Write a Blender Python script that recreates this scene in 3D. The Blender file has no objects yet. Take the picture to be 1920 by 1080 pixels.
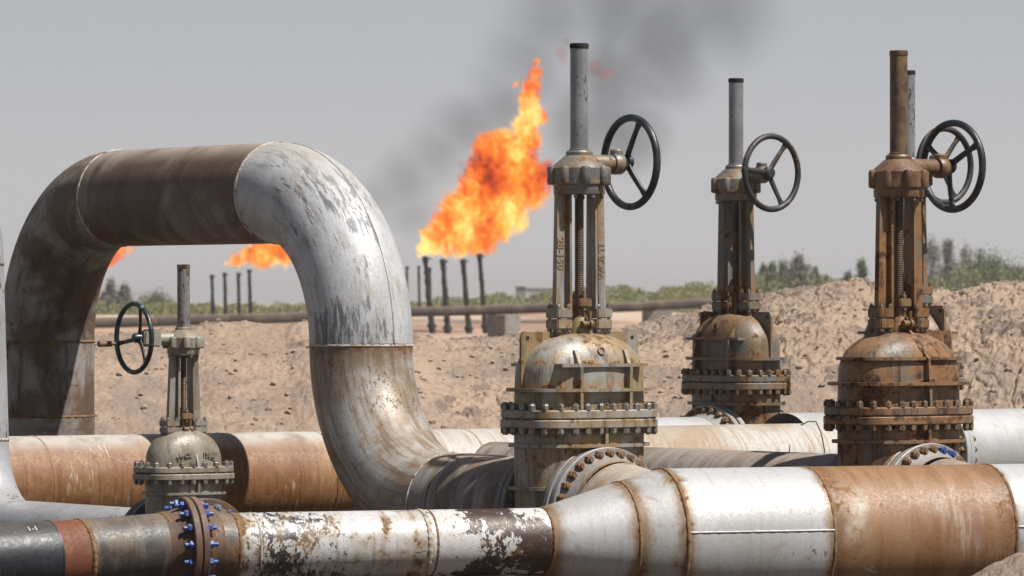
import bpy, bmesh, math, random
import numpy as np
from mathutils import Vector, Matrix
random.seed(7)
R = math.radians
S = bpy.context.scene
C = S.collection

# ------------------------------------------------------------------ camera, sky, sun, exposure
F, HZ, EZ = 9500.0, 565.0, 2.0          # focal length in photo pixels, horizon row, eye height
cd = bpy.data.cameras.new('camera'); cam = bpy.data.objects.new('camera', cd); C.objects.link(cam)
cam.location = (0, 0, EZ); cam.rotation_euler = (R(90), 0, 0)
cd.sensor_width = 36; cd.lens = F/1920*36; cd.shift_y = (HZ-540)/1920
cd.clip_start = 0.5; cd.clip_end = 60000
cd.dof.use_dof = True; cd.dof.focus_distance = 33.5; cd.dof.aperture_fstop = 7.5
S.camera = cam
AZ = math.atan2(.87, -.49); EL = R(58)
W = bpy.data.worlds.new('World'); S.world = W; W.use_nodes = True
wn, wl = W.node_tree.nodes, W.node_tree.links
bg = wn['Background']
sky = wn.new('ShaderNodeTexSky'); sky.sky_type = 'NISHITA'; sky.sun_disc = False
sky.sun_elevation = EL; sky.sun_rotation = AZ; sky.dust_density = 6; sky.air_density = 1.5
tc = wn.new('ShaderNodeTexCoord'); sp = wn.new('ShaderNodeSeparateXYZ'); wl.new(tc.outputs['Generated'], sp.inputs[0])
rp = wn.new('ShaderNodeValToRGB'); wl.new(sp.outputs['Z'], rp.inputs[0])
rp.color_ramp.elements[0].position = 0.0; rp.color_ramp.elements[0].color = (6.5, 6.35, 6.35, 1)
rp.color_ramp.elements[1].position = .055; rp.color_ramp.elements[1].color = (5.0, 5.2, 5.55, 1)
for q_, c_ in ((.13, (3.3, 3.5, 4.0, 1)), (.3, (1.7, 1.9, 2.4, 1)), (.7, (1.1, 1.3, 1.8, 1))):
    e = rp.color_ramp.elements.new(q_); e.color = c_
mx = wn.new('ShaderNodeMixRGB'); mx.inputs[0].default_value = .93
wl.new(sky.outputs[0], mx.inputs[1]); wl.new(rp.outputs[0], mx.inputs[2]); wl.new(mx.outputs[0], bg.inputs[0])
bg.inputs[1].default_value = 0.065
sd = bpy.data.lights.new('sun', 'SUN'); sun = bpy.data.objects.new('sun', sd); C.objects.link(sun)
sd.energy = 5.0; sd.angle = R(.55); sd.color = (1, .955, .89)
SUNV = Vector((math.sin(AZ)*math.cos(EL), math.cos(AZ)*math.cos(EL), math.sin(EL)))
sun.rotation_euler = SUNV.to_track_quat('Z', 'Y').to_euler(); sun.location = (20, -20, 30)
S.view_settings.view_transform = 'Standard'; S.view_settings.look = 'None'
S.view_settings.exposure = .6; S.view_settings.gamma = 1
S.render.engine = 'CYCLES'
S.cycles.max_bounces = 6; S.cycles.diffuse_bounces = 3; S.cycles.glossy_bounces = 3
S.cycles.transparent_max_bounces = 12; S.cycles.volume_bounces = 0
S.cycles.use_denoising = True

def at(px, py, D):
    return Vector(((px-960)/F*D, D, EZ+(HZ-py)/F*D))

# ------------------------------------------------------------------ node helpers
class G:
    def __init__(s, name):
        s.m = bpy.data.materials.new(name); s.m.use_nodes = True
        s.n, s.l = s.m.node_tree.nodes, s.m.node_tree.links
        s.n.clear(); s.out = s.n.new('ShaderNodeOutputMaterial')
        s._oc = None
    def put(s, sock, v):
        if isinstance(v, bpy.types.NodeSocket): s.l.new(v, sock)
        elif isinstance(v, (tuple, list)) and sock.type == 'RGBA': sock.default_value = (*v[:3], 1)
        else: sock.default_value = v
    def coord(s):
        if s._oc is None:
            tc = s.n.new('ShaderNodeTexCoord'); oi = s.n.new('ShaderNodeObjectInfo')
            mu = s.n.new('ShaderNodeMath'); mu.operation = 'MULTIPLY'; mu.inputs[1].default_value = 37.0
            s.l.new(oi.outputs['Random'], mu.inputs[0])
            ad = s.n.new('ShaderNodeVectorMath'); ad.operation = 'ADD'
            s.l.new(tc.outputs['Object'], ad.inputs[0]); s.l.new(mu.outputs[0], ad.inputs[1])
            s._oc = ad.outputs[0]
        return s._oc
    def vscale(s, v, k):
        a = s.n.new('ShaderNodeVectorMath'); a.operation = 'MULTIPLY'; s.l.new(v, a.inputs[0]); a.inputs[1].default_value = k
        return a.outputs[0]
    def noise(s, scale, detail=5, rough=.6, vec=None, dist=0):
        t = s.n.new('ShaderNodeTexNoise'); s.l.new(vec or s.coord(), t.inputs['Vector'])
        t.inputs['Scale'].default_value = scale; t.inputs['Detail'].default_value = detail
        t.inputs['Roughness'].default_value = rough; t.inputs['Distortion'].default_value = dist
        return t.outputs[0]
    def ramp(s, v, lo, hi, a=0., b=1.):
        t = s.n.new('ShaderNodeMapRange'); t.interpolation_type = 'SMOOTHSTEP'
        s.put(t.inputs[0], v); s.put(t.inputs[1], lo); s.put(t.inputs[2], hi); s.put(t.inputs[3], a); s.put(t.inputs[4], b)
        return t.outputs[0]
    def math(s, op, a, b=0.):
        t = s.n.new('ShaderNodeMath'); t.operation = op; s.put(t.inputs[0], a)
        if op not in ('ABSOLUTE',): s.put(t.inputs[1], b)
        return t.outputs[0]
    def mix(s, f, a, b):
        t = s.n.new('ShaderNodeMixRGB'); s.put(t.inputs[0], f); s.put(t.inputs[1], a); s.put(t.inputs[2], b)
        return t.outputs[0]
    def attr(s, name):
        t = s.n.new('ShaderNodeAttribute'); t.attribute_name = name; return t.outputs['Fac']
    def principled(s, col, rough, metal=0., bump=None, bstr=.3, bdist=.01, spec=.5):
        p = s.n.new('ShaderNodeBsdfPrincipled')
        s.put(p.inputs['Base Color'], col); s.put(p.inputs['Roughness'], rough); s.put(p.inputs['Metallic'], metal)
        s.put(p.inputs['Specular IOR Level'], spec)
        if bump is not None:
            b = s.n.new('ShaderNodeBump'); b.inputs['Strength'].default_value = bstr; b.inputs['Distance'].default_value = bdist
            s.l.new(bump, b.inputs['Height']); s.l.new(b.outputs[0], p.inputs['Normal'])
        s.l.new(p.outputs[0], s.out.inputs[0]); return p

RUST_A, RUST_B, OCHRE = (.085, .032, .014), (.25, .105, .036), (.34, .22, .09)
SAND = (.46, .35, .26)
def paint(name, base, base2=None, s2=1.3, t2=(.42, .6), streak=0., streakc=RUST_A, ss=(9, 9, 1.1), st=(.5, .68),
          rust=RUST_A, rustb=RUST_B, rt=.66, rw=.05, rs=4., halo=.5, haloc=OCHRE, chip=None, ct=.6, cs=14., cstr=(1, 1, 1), cmod=.5,
          rough=.5, metal=0., bump=.35, bs=45., dust=0., cw=.012, bands=(), dustc=SAND, pipe=False):
    g = G(name); k_ = .73
    base, base2, streakc, rust, rustb, haloc, chip, dustc = [tuple(v*k_ for v in c_) if c_ else c_ for c_ in (base, base2, streakc, rust, rustb, haloc, chip, dustc)]
    if pipe:   # straightened coordinates: along the run, then round it
        ta = g.n.new('ShaderNodeAttribute'); ta.attribute_name = 'pipe'; oi = g.n.new('ShaderNodeObjectInfo'); mu = g.n.new('ShaderNodeMath'); mu.operation = 'MULTIPLY'; mu.inputs[1].default_value = 37.
        g.l.new(oi.outputs['Random'], mu.inputs[0]); av = g.n.new('ShaderNodeVectorMath'); av.operation = 'ADD'; g.l.new(ta.outputs['Vector'], av.inputs[0]); g.l.new(mu.outputs[0], av.inputs[1]); g._oc = av.outputs[0]
    oc = g.coord()
    col = base
    if base2: col = g.mix(g.ramp(g.noise(s2, 6, .62, dist=.4), *t2), base, base2)
    fine = g.noise(bs, 4, .7)
    col = g.mix(g.ramp(fine, .35, .7, 0, .35), col, g.mix(.5, col, (0.02, .018, .015)))
    if streak:
        n = g.noise(1., 7, .68, g.vscale(oc, ss)); m = g.math('MULTIPLY', g.ramp(n, *st), streak)
        col = g.mix(m, col, streakc)
    if chip:
        big = g.noise(1.7, 2, .5); v = g.vscale(oc, cstr)
        n = g.math('ADD', g.noise(cs, 7, .72, v, .3), g.math('MULTIPLY', g.math('SUBTRACT', big, .5), cmod))
        n = g.math('ADD', n, g.math('MULTIPLY', g.attr('chip'), .3))
        cm = g.ramp(n, ct-cw, ct+cw); col = g.mix(cm, col, chip)
    n = g.math('ADD', g.noise(rs, 9, .66, dist=.5), g.math('MULTIPLY', g.attr('rust'), .20))
    if bands:
        sz = g.n.new('ShaderNodeSeparateXYZ'); tco = g.n.new('ShaderNodeTexCoord'); g.l.new(tco.outputs['Object'], sz.inputs[0]); tot = None
        for z0, z1, k_ in bands:   # water marks that start at z0 and fade towards z1
            up_ = g.ramp(sz.outputs['Z'], min(z0, z1)-.002, min(z0, z1)+.002) if z1 > z0 else g.ramp(sz.outputs['Z'], z0-.002, z0+.002, 1., 0.)
            b_ = g.math('MULTIPLY', up_, g.ramp(sz.outputs['Z'], *((z0, z1, k_, 0.) if z1 > z0 else (z1, z0, 0., k_))))
            tot = b_ if tot is None else g.math('ADD', tot, b_)
        sn = g.noise(1., 6, .7, g.vscale(oc, (13, 13, 1.5)))
        n = g.math('ADD', n, g.math('MULTIPLY', tot, g.ramp(sn, .38, .62)))
    rm = g.ramp(n, rt-rw, rt+rw)
    if halo:
        col = g.mix(g.math('MULTIPLY', g.ramp(n, rt-rw-.13, rt), halo), col, haloc)
    if pipe: col = g.mix(g.math('MULTIPLY', g.ramp(g.math('ADD', g.attr('rust'), g.math('MULTIPLY', g.math('SUBTRACT', g.noise(7, 6, .7), .5), 1.1)), .22, .85), .8), col, tuple(v*.62 for v in haloc))
    rc = g.mix(g.ramp(g.noise(rs*4, 6, .7), .4, .62), rust, rustb)
    col = g.mix(rm, col, rc)
    if dust:
        ge = g.n.new('ShaderNodeNewGeometry'); sx = g.n.new('ShaderNodeSeparateXYZ'); g.l.new(ge.outputs['Normal'], sx.inputs[0])
        dm = g.math('MULTIPLY', g.ramp(sx.outputs['Z'], .6, 1.), g.ramp(g.noise(3.5, 6, .65), .3, .6, .35, 1.))
        col = g.mix(g.math('MULTIPLY', dm, dust), col, dustc)
    rg = g.ramp(rm, 0, 1, rough, .88)
    rg = g.math('ADD', rg, g.ramp(fine, .3, .7, -.06, .1))
    h = g.math('ADD', fine, g.math('MULTIPLY', rm, .6))
    if chip: h = g.math('SUBTRACT', h, g.math('MULTIPLY', cm, .8))
    me = g.math('MULTIPLY', g.math('SUBTRACT', 1., rm), metal) if metal else 0.
    g.principled(col, rg, me, h, bump, .004)
    return g.m

M = {}
def mk(key, **k): M[key] = paint(key, **k); return M[key]
# coats of the piping
mk('silver_scuffed', base=(.60, .61, .635), base2=(.48, .485, .49), s2=2.6, t2=(.45, .62), streak=.5, streakc=(.19, .195, .21), ss=(3.4, 15, 15), st=(.50, .68), pipe=True,
   chip=(.17, .175, .19), ct=.61, cs=7., cstr=(.8, 3.4, 3.4), cmod=.7, cw=.06, rt=.71, rs=6, rough=.5, metal=.1, dust=.9, halo=.4, dustc=(.46, .43, .385), bump=.5)
mk('silver_rusty', base=(.52, .50, .47), base2=(.30, .235, .165), t2=(.42, .62), s2=1.5, streak=.85, streakc=(.19, .115, .06), ss=(1.6, 20, 20), st=(.44, .64), pipe=True,
   rt=.70, rs=10, rough=.45, metal=.12, dust=.3, halo=.6, haloc=(.27, .155, .07), chip=(.075, .04, .022), ct=.665, cs=30, cstr=(.6, 1.5, 1.5), cmod=.6, cw=.03, bump=.45)
mk('brown_scoured', base=(.125, .075, .052), base2=(.29, .245, .21), s2=1.3, t2=(.46, .66), streak=.7, streakc=(.07, .034, .02), ss=(7, .9, .9), st=(.46, .66), pipe=True, rt=.70, rough=.58, dust=.8, halo=.2, dustc=(.40, .34, .29))
mk('brown_grey', base=(.34, .31, .29), base2=(.15, .09, .062), s2=1.6, t2=(.46, .60), streak=.75, streakc=(.11, .065, .045), ss=(13, 1.3, 1.3), st=(.46, .62), pipe=True, rt=.70, rs=7, rough=.56, dust=.35)
mk('dark_rust', base=(.135, .088, .056), base2=(.34, .32, .30), s2=1.9, t2=(.45, .60), streak=.75, streakc=(.06, .032, .018), ss=(1.3, 9, 9), st=(.48, .66), pipe=True, rt=.635, rs=6, rough=.6, rust=(.04, .02, .012), rustb=(.15, .07, .028), dust=.3, halo=.4, haloc=(.2, .115, .05))
mk('header_white', base=(.58, .585, .60), base2=(.49, .49, .485), streak=.35, streakc=(.36, .31, .25), ss=(26, 1.6, 1.6), pipe=True, rt=.76, rs=8, rough=.52, metal=.2, bump=.25, halo=.6, haloc=(.36, .21, .09), chip=(.2, .2, .21), ct=.72, cs=12)
mk('header_tan', base=(.33, .185, .092), base2=(.60, .54, .46), s2=1.5, t2=(.51, .68), streak=.9, streakc=(.23, .10, .038), ss=(7, 1.1, 1.1), st=(.44, .62), pipe=True, rt=.68, rs=8, rough=.54, rust=(.17, .075, .03), rustb=(.29, .145, .058), bump=.4, halo=.6, haloc=(.28, .145, .06), chip=(.58, .55, .5), ct=.72, cs=5, cw=.05)
mk('chipped_white', base=(.64, .64, .65), base2=(.54, .53, .51), chip=(.035, .032, .034), ct=.60, cs=20., cstr=(1.4, 1, 1), cmod=.8, rt=.635, rs=9, rough=.40, rust=(.10, .05, .022), rustb=(.26, .14, .045), streak=.6, streakc=(.28, .18, .09), ss=(30, 2, 2), pipe=True, bump=.5, halo=.5)
mk('chipped_brown', base=(.64, .635, .62), chip=(.05, .026, .02), ct=.525, cs=13, cstr=(1.3, 1, 1), cmod=1.3, rt=.70, rs=9, rough=.48, pipe=True, bump=.6)
mk('black_coat', base=(.010, .012, .020), base2=(.022, .027, .038), s2=5, streak=.5, streakc=(.13, .135, .145), ss=(14, 5, 5), st=(.58, .70), pipe=True, rt=.8, rough=.45, bump=.5, halo=0, dust=.2, bs=25)
mk('primer_band', base=(.22, .06, .022), base2=(.15, .045, .02), rt=.68, rough=.7, streak=.4, streakc=(.08, .035, .02))
mk('grey_steel', base=(.040, .036, .034), base2=(.085, .07, .06), s2=3.5, t2=(.48, .62), streak=.7, streakc=(.15, .13, .115), ss=(12, 2, 2), st=(.52, .66), pipe=True, rt=.68, rs=7, rough=.5, dust=.3, halo=.3)
mk('brown_steel', base=(.105, .053, .032), base2=(.07, .042, .03), streak=.6, streakc=(.19, .075, .03), ss=(9, 9, 2), rt=.64, rs=8, rough=.6, rustb=(.22, .085, .03), dust=.25, halo=.3, haloc=(.2, .1, .04))
mk('orange_pipe', base=(.25, .105, .030), base2=(.36, .195, .08), s2=1.4, t2=(.44, .66), streak=.75, streakc=(.15, .052, .016), ss=(34, 3.4, 3.4), st=(.44, .66), pipe=True, rt=.68, rs=9, rough=.56, rust=(.12, .05, .02), chip=(.46, .37, .26), ct=.68, cs=24, cstr=(2.2, .35, .35), cmod=.7, dust=.95, bump=.4, cw=.05, dustc=(.56, .55, .51))
mk('pale_pipe', base=(.52, .505, .48), base2=(.36, .26, .17), s2=1.3, t2=(.46, .64), streak=.8, streakc=(.30, .18, .09), ss=(26, 2.4, 2.4), st=(.47, .64), pipe=True, rt=.70, rs=8, rough=.56, dust=.4, dustc=(.52, .48, .42))
mk('riser_white', base=(.52, .53, .56), base2=(.42, .43, .45), chip=(.11, .11, .12), ct=.62, cs=12, cstr=(2, 2, .8), cmod=.5, rt=.78, rough=.42, metal=.25, dust=.15, streak=.2, streakc=(.25, .22, .2))
mk('weld_white', base=(.62, .60, .57), base2=(.42, .34, .26), s2=20, rt=.60, rs=14, rough=.55, bump=.8, bs=90)
mk('weld_rust', base=(.28, .16, .07), base2=(.17, .075, .03), s2=14, rt=.62, rs=10, rough=.75, bump=.9, bs=90)
mk('weld_brown', base=(.22, .12, .07), base2=(.12, .06, .035), s2=14, rt=.62, rs=10, rough=.75, bump=.9, bs=90)
mk('flange_grey', base=(0.390, 0.390, 0.397), base2=(0.299, 0.280, 0.260), rt=.70, rs=8, streak=.5, streakc=(.18, .13, .08), ss=(14, 14, 2), rough=.5, metal=.15, dust=.3)
mk('flange_dark', base=(.20, .205, .22), base2=(.12, .12, .125), rt=.68, rough=.55, streak=.3, streakc=(.1, .07, .05))
# valve castings
mk('cast_grey', base=(.39, .385, .375), base2=(.34, .27, .15), s2=2.2, t2=(.46, .62), streak=.85, streakc=(.13, .08, .04), ss=(14, 14, 1.3), st=(.47, .66), rt=.635, rs=5, rw=.06, rust=(.06, .028, .012), rustb=(.21, .095, .03), halo=.75, haloc=(.36, .22, .08), rough=.46, metal=.15, bump=.6, bs=60, dust=.2, bands=((1.335, 1.42, .15), (1.195, 1.25, .12), (1.134, 1.09, .10), (1.074, .82, .12), (.94, .7, .10), (1.497, 1.55, .12), (1.72, 1.5, .15)))
mk('cast_beige', base=(0.338, 0.317, 0.270), base2=(0.243, 0.203, 0.142), s2=3, streak=.7, streakc=(.12, .085, .045), ss=(18, 18, 1.6), rt=.70, rs=8, halo=.6, haloc=(.25, .17, .08), rough=.42, metal=.1, bump=.6, bs=70, dust=.25, bands=((.84, .90, .09), (.775, .75, .1), (.71, .5, .1), (1.06, .9, .12)))
mk('cast_rust', base=(.19, .155, .115), base2=(.17, .085, .035), s2=2.2, t2=(.47, .60), streak=.9, streakc=(.04, .02, .011), ss=(12, 12, 1.1), st=(.45, .62), rt=.59, rs=4.5, rust=(.035, .016, .009), rustb=(.19, .08, .028), halo=.8, haloc=(.34, .165, .055), rough=.44, bump=.6, bs=60, dust=.1, bands=((1.335, 1.42, .15), (1.195, 1.25, .12), (1.134, 1.09, .10), (1.074, .82, .12), (.94, .7, .10), (1.497, 1.55, .12), (1.72, 1.5, .15)))
mk('cast_half', base=(0.186, 0.180, 0.162), base2=(0.168, 0.114, 0.066), s2=2, t2=(.45, .6), streak=.8, streakc=(.055, .032, .018), ss=(12, 12, 1.1), rt=.61, rs=4.2, rust=(.045, .02, .01), rustb=(.21, .09, .033), halo=.7, haloc=(.33, .18, .07), rough=.46, bump=.6, bs=60, dust=.1, bands=((1.335, 1.42, .15), (1.195, 1.25, .12), (1.134, 1.09, .10), (1.074, .82, .12), (.94, .7, .10), (1.497, 1.55, .12), (1.72, 1.5, .15)))
mk('tube_grey', base=(0.345, 0.356, 0.374), base2=(0.253, 0.253, 0.265), chip=(.07, .07, .07), ct=.66, cs=18, cstr=(2, 2, .9), rt=.78, rough=.38, metal=.3, streak=.3, streakc=(.15, .14, .13))
mk('tube_chipped', base=(.30, .30, .305), base2=(.22, .22, .22), chip=(.11, .055, .028), ct=.545, cs=18, cstr=(1.6, 1.6, .7), rt=.66, rough=.5, metal=.2, bump=.6)
mk('tube_rust', base=(.085, .043, .025), base2=(.19, .115, .06), s2=6, streak=.8, streakc=(.045, .022, .012), ss=(18, 18, 1.2), rt=.64, rough=.55, bump=.5)
mk('housing_grey', base=(.17, .178, .185), base2=(.26, .25, .225), s2=5, streak=.6, streakc=(.07, .055, .04), ss=(16, 16, 2), rt=.61, rs=7, rustb=(.30, .14, .05), halo=.6, rough=.38, metal=.25, bump=.8, dust=.15, bands=((2.70, 2.60, .17),))
mk('housing_rust', base=(.12, .05, .03), base2=(.19, .105, .065), s2=4, streak=.7, streakc=(.06, .03, .018), rt=.62, rs=6, rustb=(.27, .12, .04), rough=.42, bump=.6, dust=.15)
mk('wheel_black', base=(.012, .014, .017), base2=(.03, .045, .05), s2=8, chip=(.12, .15, .16), ct=.63, cs=18, rt=.74, rough=.42, bump=.4, halo=0)
mk('wheel_teal', base=(.014, .018, .02), base2=(.035, .09, .11), s2=9, t2=(.54, .64), chip=(.12, .26, .31), ct=.64, cs=16, rt=.70, rough=.34, bump=.4, halo=0)
mk('wheel_rusty', base=(.025, .024, .026), base2=(.05, .045, .045), s2=8, chip=(.16, .10, .065), ct=.60, cs=12, rt=.64, rough=.5, bump=.4, halo=0)
mk('bronze', base=(.27, .165, .075), base2=(.17, .09, .04), s2=10, rt=.68, rough=.5, metal=.2, bump=.6)
mk('screw', base=(.13, .095, .07), base2=(.21, .145, .095), s2=6, rt=.7, rough=.45, metal=.4)
mk('nut_steel', base=(0.312, 0.305, 0.286), base2=(0.182, 0.163, 0.137), s2=30, rt=.68, rs=14, rough=.42, metal=.35)
mk('nut_rust', base=(.13, .058, .03), base2=(.24, .115, .055), s2=40, rt=.6, rs=20, rough=.7, bump=.8)
mk('nut_brown', base=(.18, .125, .08), base2=(.10, .055, .03), s2=30, rt=.62, rs=20, rough=.6, bump=.6)
mk('nut_blue', base=(.012, .05, .28), base2=(.035, .09, .30), s2=30, rt=.72, rs=30, rough=.45, bump=.3, halo=0, dust=.35)
mk('nut_pale', base=(.30, .36, .44), base2=(.2, .24, .3), s2=30, rt=.78, rough=.35, metal=.4, bump=.2, halo=0)
mk('back_pipe', base=(.038, .022, .018), base2=(.06, .045, .038), s2=.3, rt=.66, rs=.6, rough=.75, dust=.3, bump=.2, bs=8, halo=.2, rust=(.08, .03, .02), rustb=(.1, .04, .02))
mk('concrete', base=(.36, .33, .30), base2=(.28, .26, .24), s2=1, rt=.9, rough=.9, bs=8, halo=0)
mk('soot', base=(.012, .013, .012), base2=(.03, .03, .026), s2=2, rt=.9, rough=.9, bs=10, halo=0)
mk('cabin_white', base=(.62, .62, .62), base2=(.55, .55, .55), s2=.3, rt=.95, rough=.7, halo=0, bs=3)
mk('cabin_grey', base=(.25, .26, .27), base2=(.2, .2, .21), s2=.3, rt=.95, rough=.7, halo=0, bs=3)
mk('cast_mark', base=(.24, .17, .10), base2=(.30, .2, .10), s2=20, rt=.7, rough=.6)
mk('wire', base=(.05, .05, .05), rt=.9, rough=.6)

# ------------------------------------------------------------------ mesh helpers
class T:
    """a thing: root Empty plus the offset its part meshes are written in"""
    def __init__(s, name, label, cat, loc, rz=0, group=None, kind=None, off=None):
        o = bpy.data.objects.new(name, None); C.objects.link(o); o.empty_display_size = .2
        o.location = loc; o.rotation_euler = (0, 0, rz); o['label'] = label; o['category'] = cat
        if group: o['group'] = group
        if kind: o['kind'] = kind
        s.o = o; s.off = Vector(off) if off is not None else Vector(loc)
def obj(name, me, mat, th=None, parent=None, smooth=None, label=None):
    """link mesh or bmesh as one object; coordinates are in the thing's offset frame"""
    if isinstance(me, bmesh.types.BMesh):
        bm = me; bmesh.ops.recalc_face_normals(bm, faces=bm.faces); me = bpy.data.meshes.new(name)
        if smooth is not None:
            for f in bm.faces: f.smooth = True
        bm.to_mesh(me); bm.free()
        if smooth is not None: me.set_sharp_from_angle(angle=R(smooth))
    if th is not None and not me.get('_t'):
        me.transform(Matrix.Translation(-th.off))
    me['_t'] = 1
    if mat is not None and not me.materials: me.materials.append(M[mat] if isinstance(mat, str) else mat)
    o = bpy.data.objects.new(name, me); C.objects.link(o)
    if parent is not None: o.parent = parent
    elif th is not None: o.parent = th.o
    if label: o['label'] = label
    return o
def tag(o, label, cat=None, group=None, kind=None):
    o['label'] = label
    if cat: o['category'] = cat
    if group: o['group'] = group
    if kind: o['kind'] = kind
    return o
def box(bm, x0, x1, y0, y1, z0, z1, bev=0, top=None):
    """box; top = (dx, dy) shrink of the top face"""
    dx, dy = top or (0, 0)
    v = [bm.verts.new(p) for p in ((x0, y0, z0), (x1, y0, z0), (x1, y1, z0), (x0, y1, z0),
         (x0+dx, y0+dy, z1), (x1-dx, y0+dy, z1), (x1-dx, y1-dy, z1), (x0+dx, y1-dy, z1))]
    fs = [bm.faces.new([v[i] for i in q]) for q in ((0, 3, 2, 1), (4, 5, 6, 7), (0, 1, 5, 4), (1, 2, 6, 5), (2, 3, 7, 6), (3, 0, 4, 7))]
    if bev:
        es = list({e for f in fs for e in f.edges})
        bmesh.ops.bevel(bm, geom=es, offset=bev, segments=2, affect='EDGES')
def frame_of(d):
    d = d.normalized(); up = Vector((0, 0, 1)) if abs(d.z) < .9 else Vector((0, 1, 0))
    a = d.cross(up).normalized(); return a, a.cross(d).normalized()
def lathe(bm, prof, origin=(0, 0, 0), axis=(0, 0, 1), seg=32, caps=True):
    """prof: list of (r, h) along axis"""
    d = Vector(axis).normalized(); a, b = frame_of(d); o = Vector(origin); rings = []
    for r, h in prof:
        rings.append([bm.verts.new(o+d*h+(a*math.cos(t)+b*math.sin(t))*r) for t in [2*math.pi*i/seg for i in range(seg)]])
    for p, q in zip(rings, rings[1:]):
        for i in range(seg): bm.faces.new((p[i], p[(i+1) % seg], q[(i+1) % seg], q[i]))
    if caps:
        bm.faces.new(rings[0][::-1]); bm.faces.new(rings[-1])
def sup(a, b, n, seg=64):
    out = []
    for i in range(seg):
        t = 2*math.pi*i/seg; c, s_ = math.cos(t), math.sin(t)
        r = (abs(c)**n+abs(s_)**n)**(-1/n)
        out.append((a*r*c, b*r*s_))
    return out
def loft(bm, levels, seg=64, wob=0):
    """levels: (z, a, b, n)"""
    rings = []
    for z, a, b, n in levels: rings.append([bm.verts.new((x, y, z)) for x, y in sup(a, b, n, seg)])
    for p, q in zip(rings, rings[1:]):
        for i in range(seg): bm.faces.new((p[i], p[(i+1) % seg], q[(i+1) % seg], q[i]))
    bm.faces.new(rings[0][::-1]); bm.faces.new(rings[-1])
def sweep(pts, rad, seg=48, caps=False, rust=None, chip=None, wob=0.):
    """a tube through pts; rust / chip: functions (arc length, total, angle) -> 0..1 stored on the vertices"""
    pts = [Vector(p) for p in pts]; n = len(pts)
    if not isinstance(rad, (list, tuple)): rad = [rad]*n
    tn = []
    for i in range(n):
        d = pts[min(i+1, n-1)]-pts[max(i-1, 0)]; tn.append(d.normalized())
    a, b = frame_of(tn[0]); V = []; A = []; L = [0]
    for i in range(1, n): L.append(L[-1]+(pts[i]-pts[i-1]).length)
    for i in range(n):
        if i:
            q = tn[i-1].rotation_difference(tn[i]); a = q @ a; b = q @ b
        for k in range(seg):
            t = 2*math.pi*k/seg
            w = 1+wob*math.sin(t*3+i*.7)
            V.append(pts[i]+(a*math.cos(t)+b*math.sin(t))*rad[i]*w); A.append((L[i], t))
    Fc = [(i*seg+k, i*seg+(k+1) % seg, (i+1)*seg+(k+1) % seg, (i+1)*seg+k) for i in range(n-1) for k in range(seg)]
    if caps: Fc += [tuple(range(seg))[::-1], tuple(range((n-1)*seg, n*seg))]
    me = bpy.data.meshes.new('tube'); me.from_pydata([tuple(v) for v in V], [], Fc)
    me.polygons.foreach_set('use_smooth', [True]*len(Fc))
    pa = me.attributes.new('pipe', 'FLOAT_VECTOR', 'POINT')
    pa.data.foreach_set('vector', [c_ for i_, (s_, t_) in enumerate(A) for c_ in (s_, rad[i_//seg]*math.cos(t_), rad[i_//seg]*math.sin(t_))])
    for nm, fn in (('rust', rust), ('chip', chip)):
        if fn:
            at_ = me.attributes.new(nm, 'FLOAT', 'POINT'); at_.data.foreach_set('value', [fn(s_, L[-1], t) for s_, t in A])
    me.update()
    if caps: me.set_sharp_from_angle(angle=R(50))
    return me
def line(p, q, n=12):
    p, q = Vector(p), Vector(q); return [p.lerp(q, i/n) for i in range(n+1)]
def ends(w=.06, k=1.):
    return lambda s_, L, t: k*max(math.exp(-s_/w), math.exp(-(L-s_)/w))
def weld(th, parent, c, d, r, mat, w=.011, name='weld_seam'):
    """a lumpy bead round a pipe"""
    d = Vector(d).normalized(); a, b = frame_of(d); seg, ms = 96, 6; V = []; c = Vector(c)
    for i in range(seg):
        t = 2*math.pi*i/seg; rd = a*math.cos(t)+b*math.sin(t); ww = w*(1+.22*math.sin(i*2.1)+.15*random.random())
        for k in range(ms):
            u = 2*math.pi*k/ms; V.append(tuple(c+rd*(r+ww*.55*math.cos(u))+d*ww*1.25*math.sin(u)))
    Fc = [(i*ms+k, ((i+1) % seg)*ms+k, ((i+1) % seg)*ms+(k+1) % ms, i*ms+(k+1) % ms) for i in range(seg) for k in range(ms)]
    me = bpy.data.meshes.new(name); me.from_pydata(V, [], Fc); me.polygons.foreach_set('use_smooth', [True]*len(Fc)); me.update()
    return obj(name, me, mat, th, parent)
def hexbolt(name, half, r, h, mat, stud=.012):
    """a stud with a hexagon nut at either end of its grip, along local z"""
    bm = bmesh.new()
    for s_ in (1, -1):
        v0 = [bm.verts.new((r*math.cos(k*math.pi/3), r*math.sin(k*math.pi/3), s_*half)) for k in range(6)]
        v1 = [bm.verts.new((v.co.x, v.co.y, s_*(half+h*.85))) for v in v0]
        v2 = [bm.verts.new((v.co.x*.86, v.co.y*.86, s_*(half+h))) for v in v0]
        for p, q in ((v0, v1), (v1, v2)):
            for k in range(6): bm.faces.new((p[k], p[(k+1) % 6], q[(k+1) % 6], q[k]))
        bm.faces.new(v0[::-1]); bm.faces.new(v2)
    lathe(bm, [(r*.52, -half-h-stud), (r*.52, half+h+stud)], seg=10)
    bmesh.ops.recalc_face_normals(bm, faces=bm.faces)
    me = bpy.data.meshes.new(name); bm.to_mesh(me); bm.free(); me.materials.append(M[mat]); me['_t'] = 1
    return me
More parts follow.
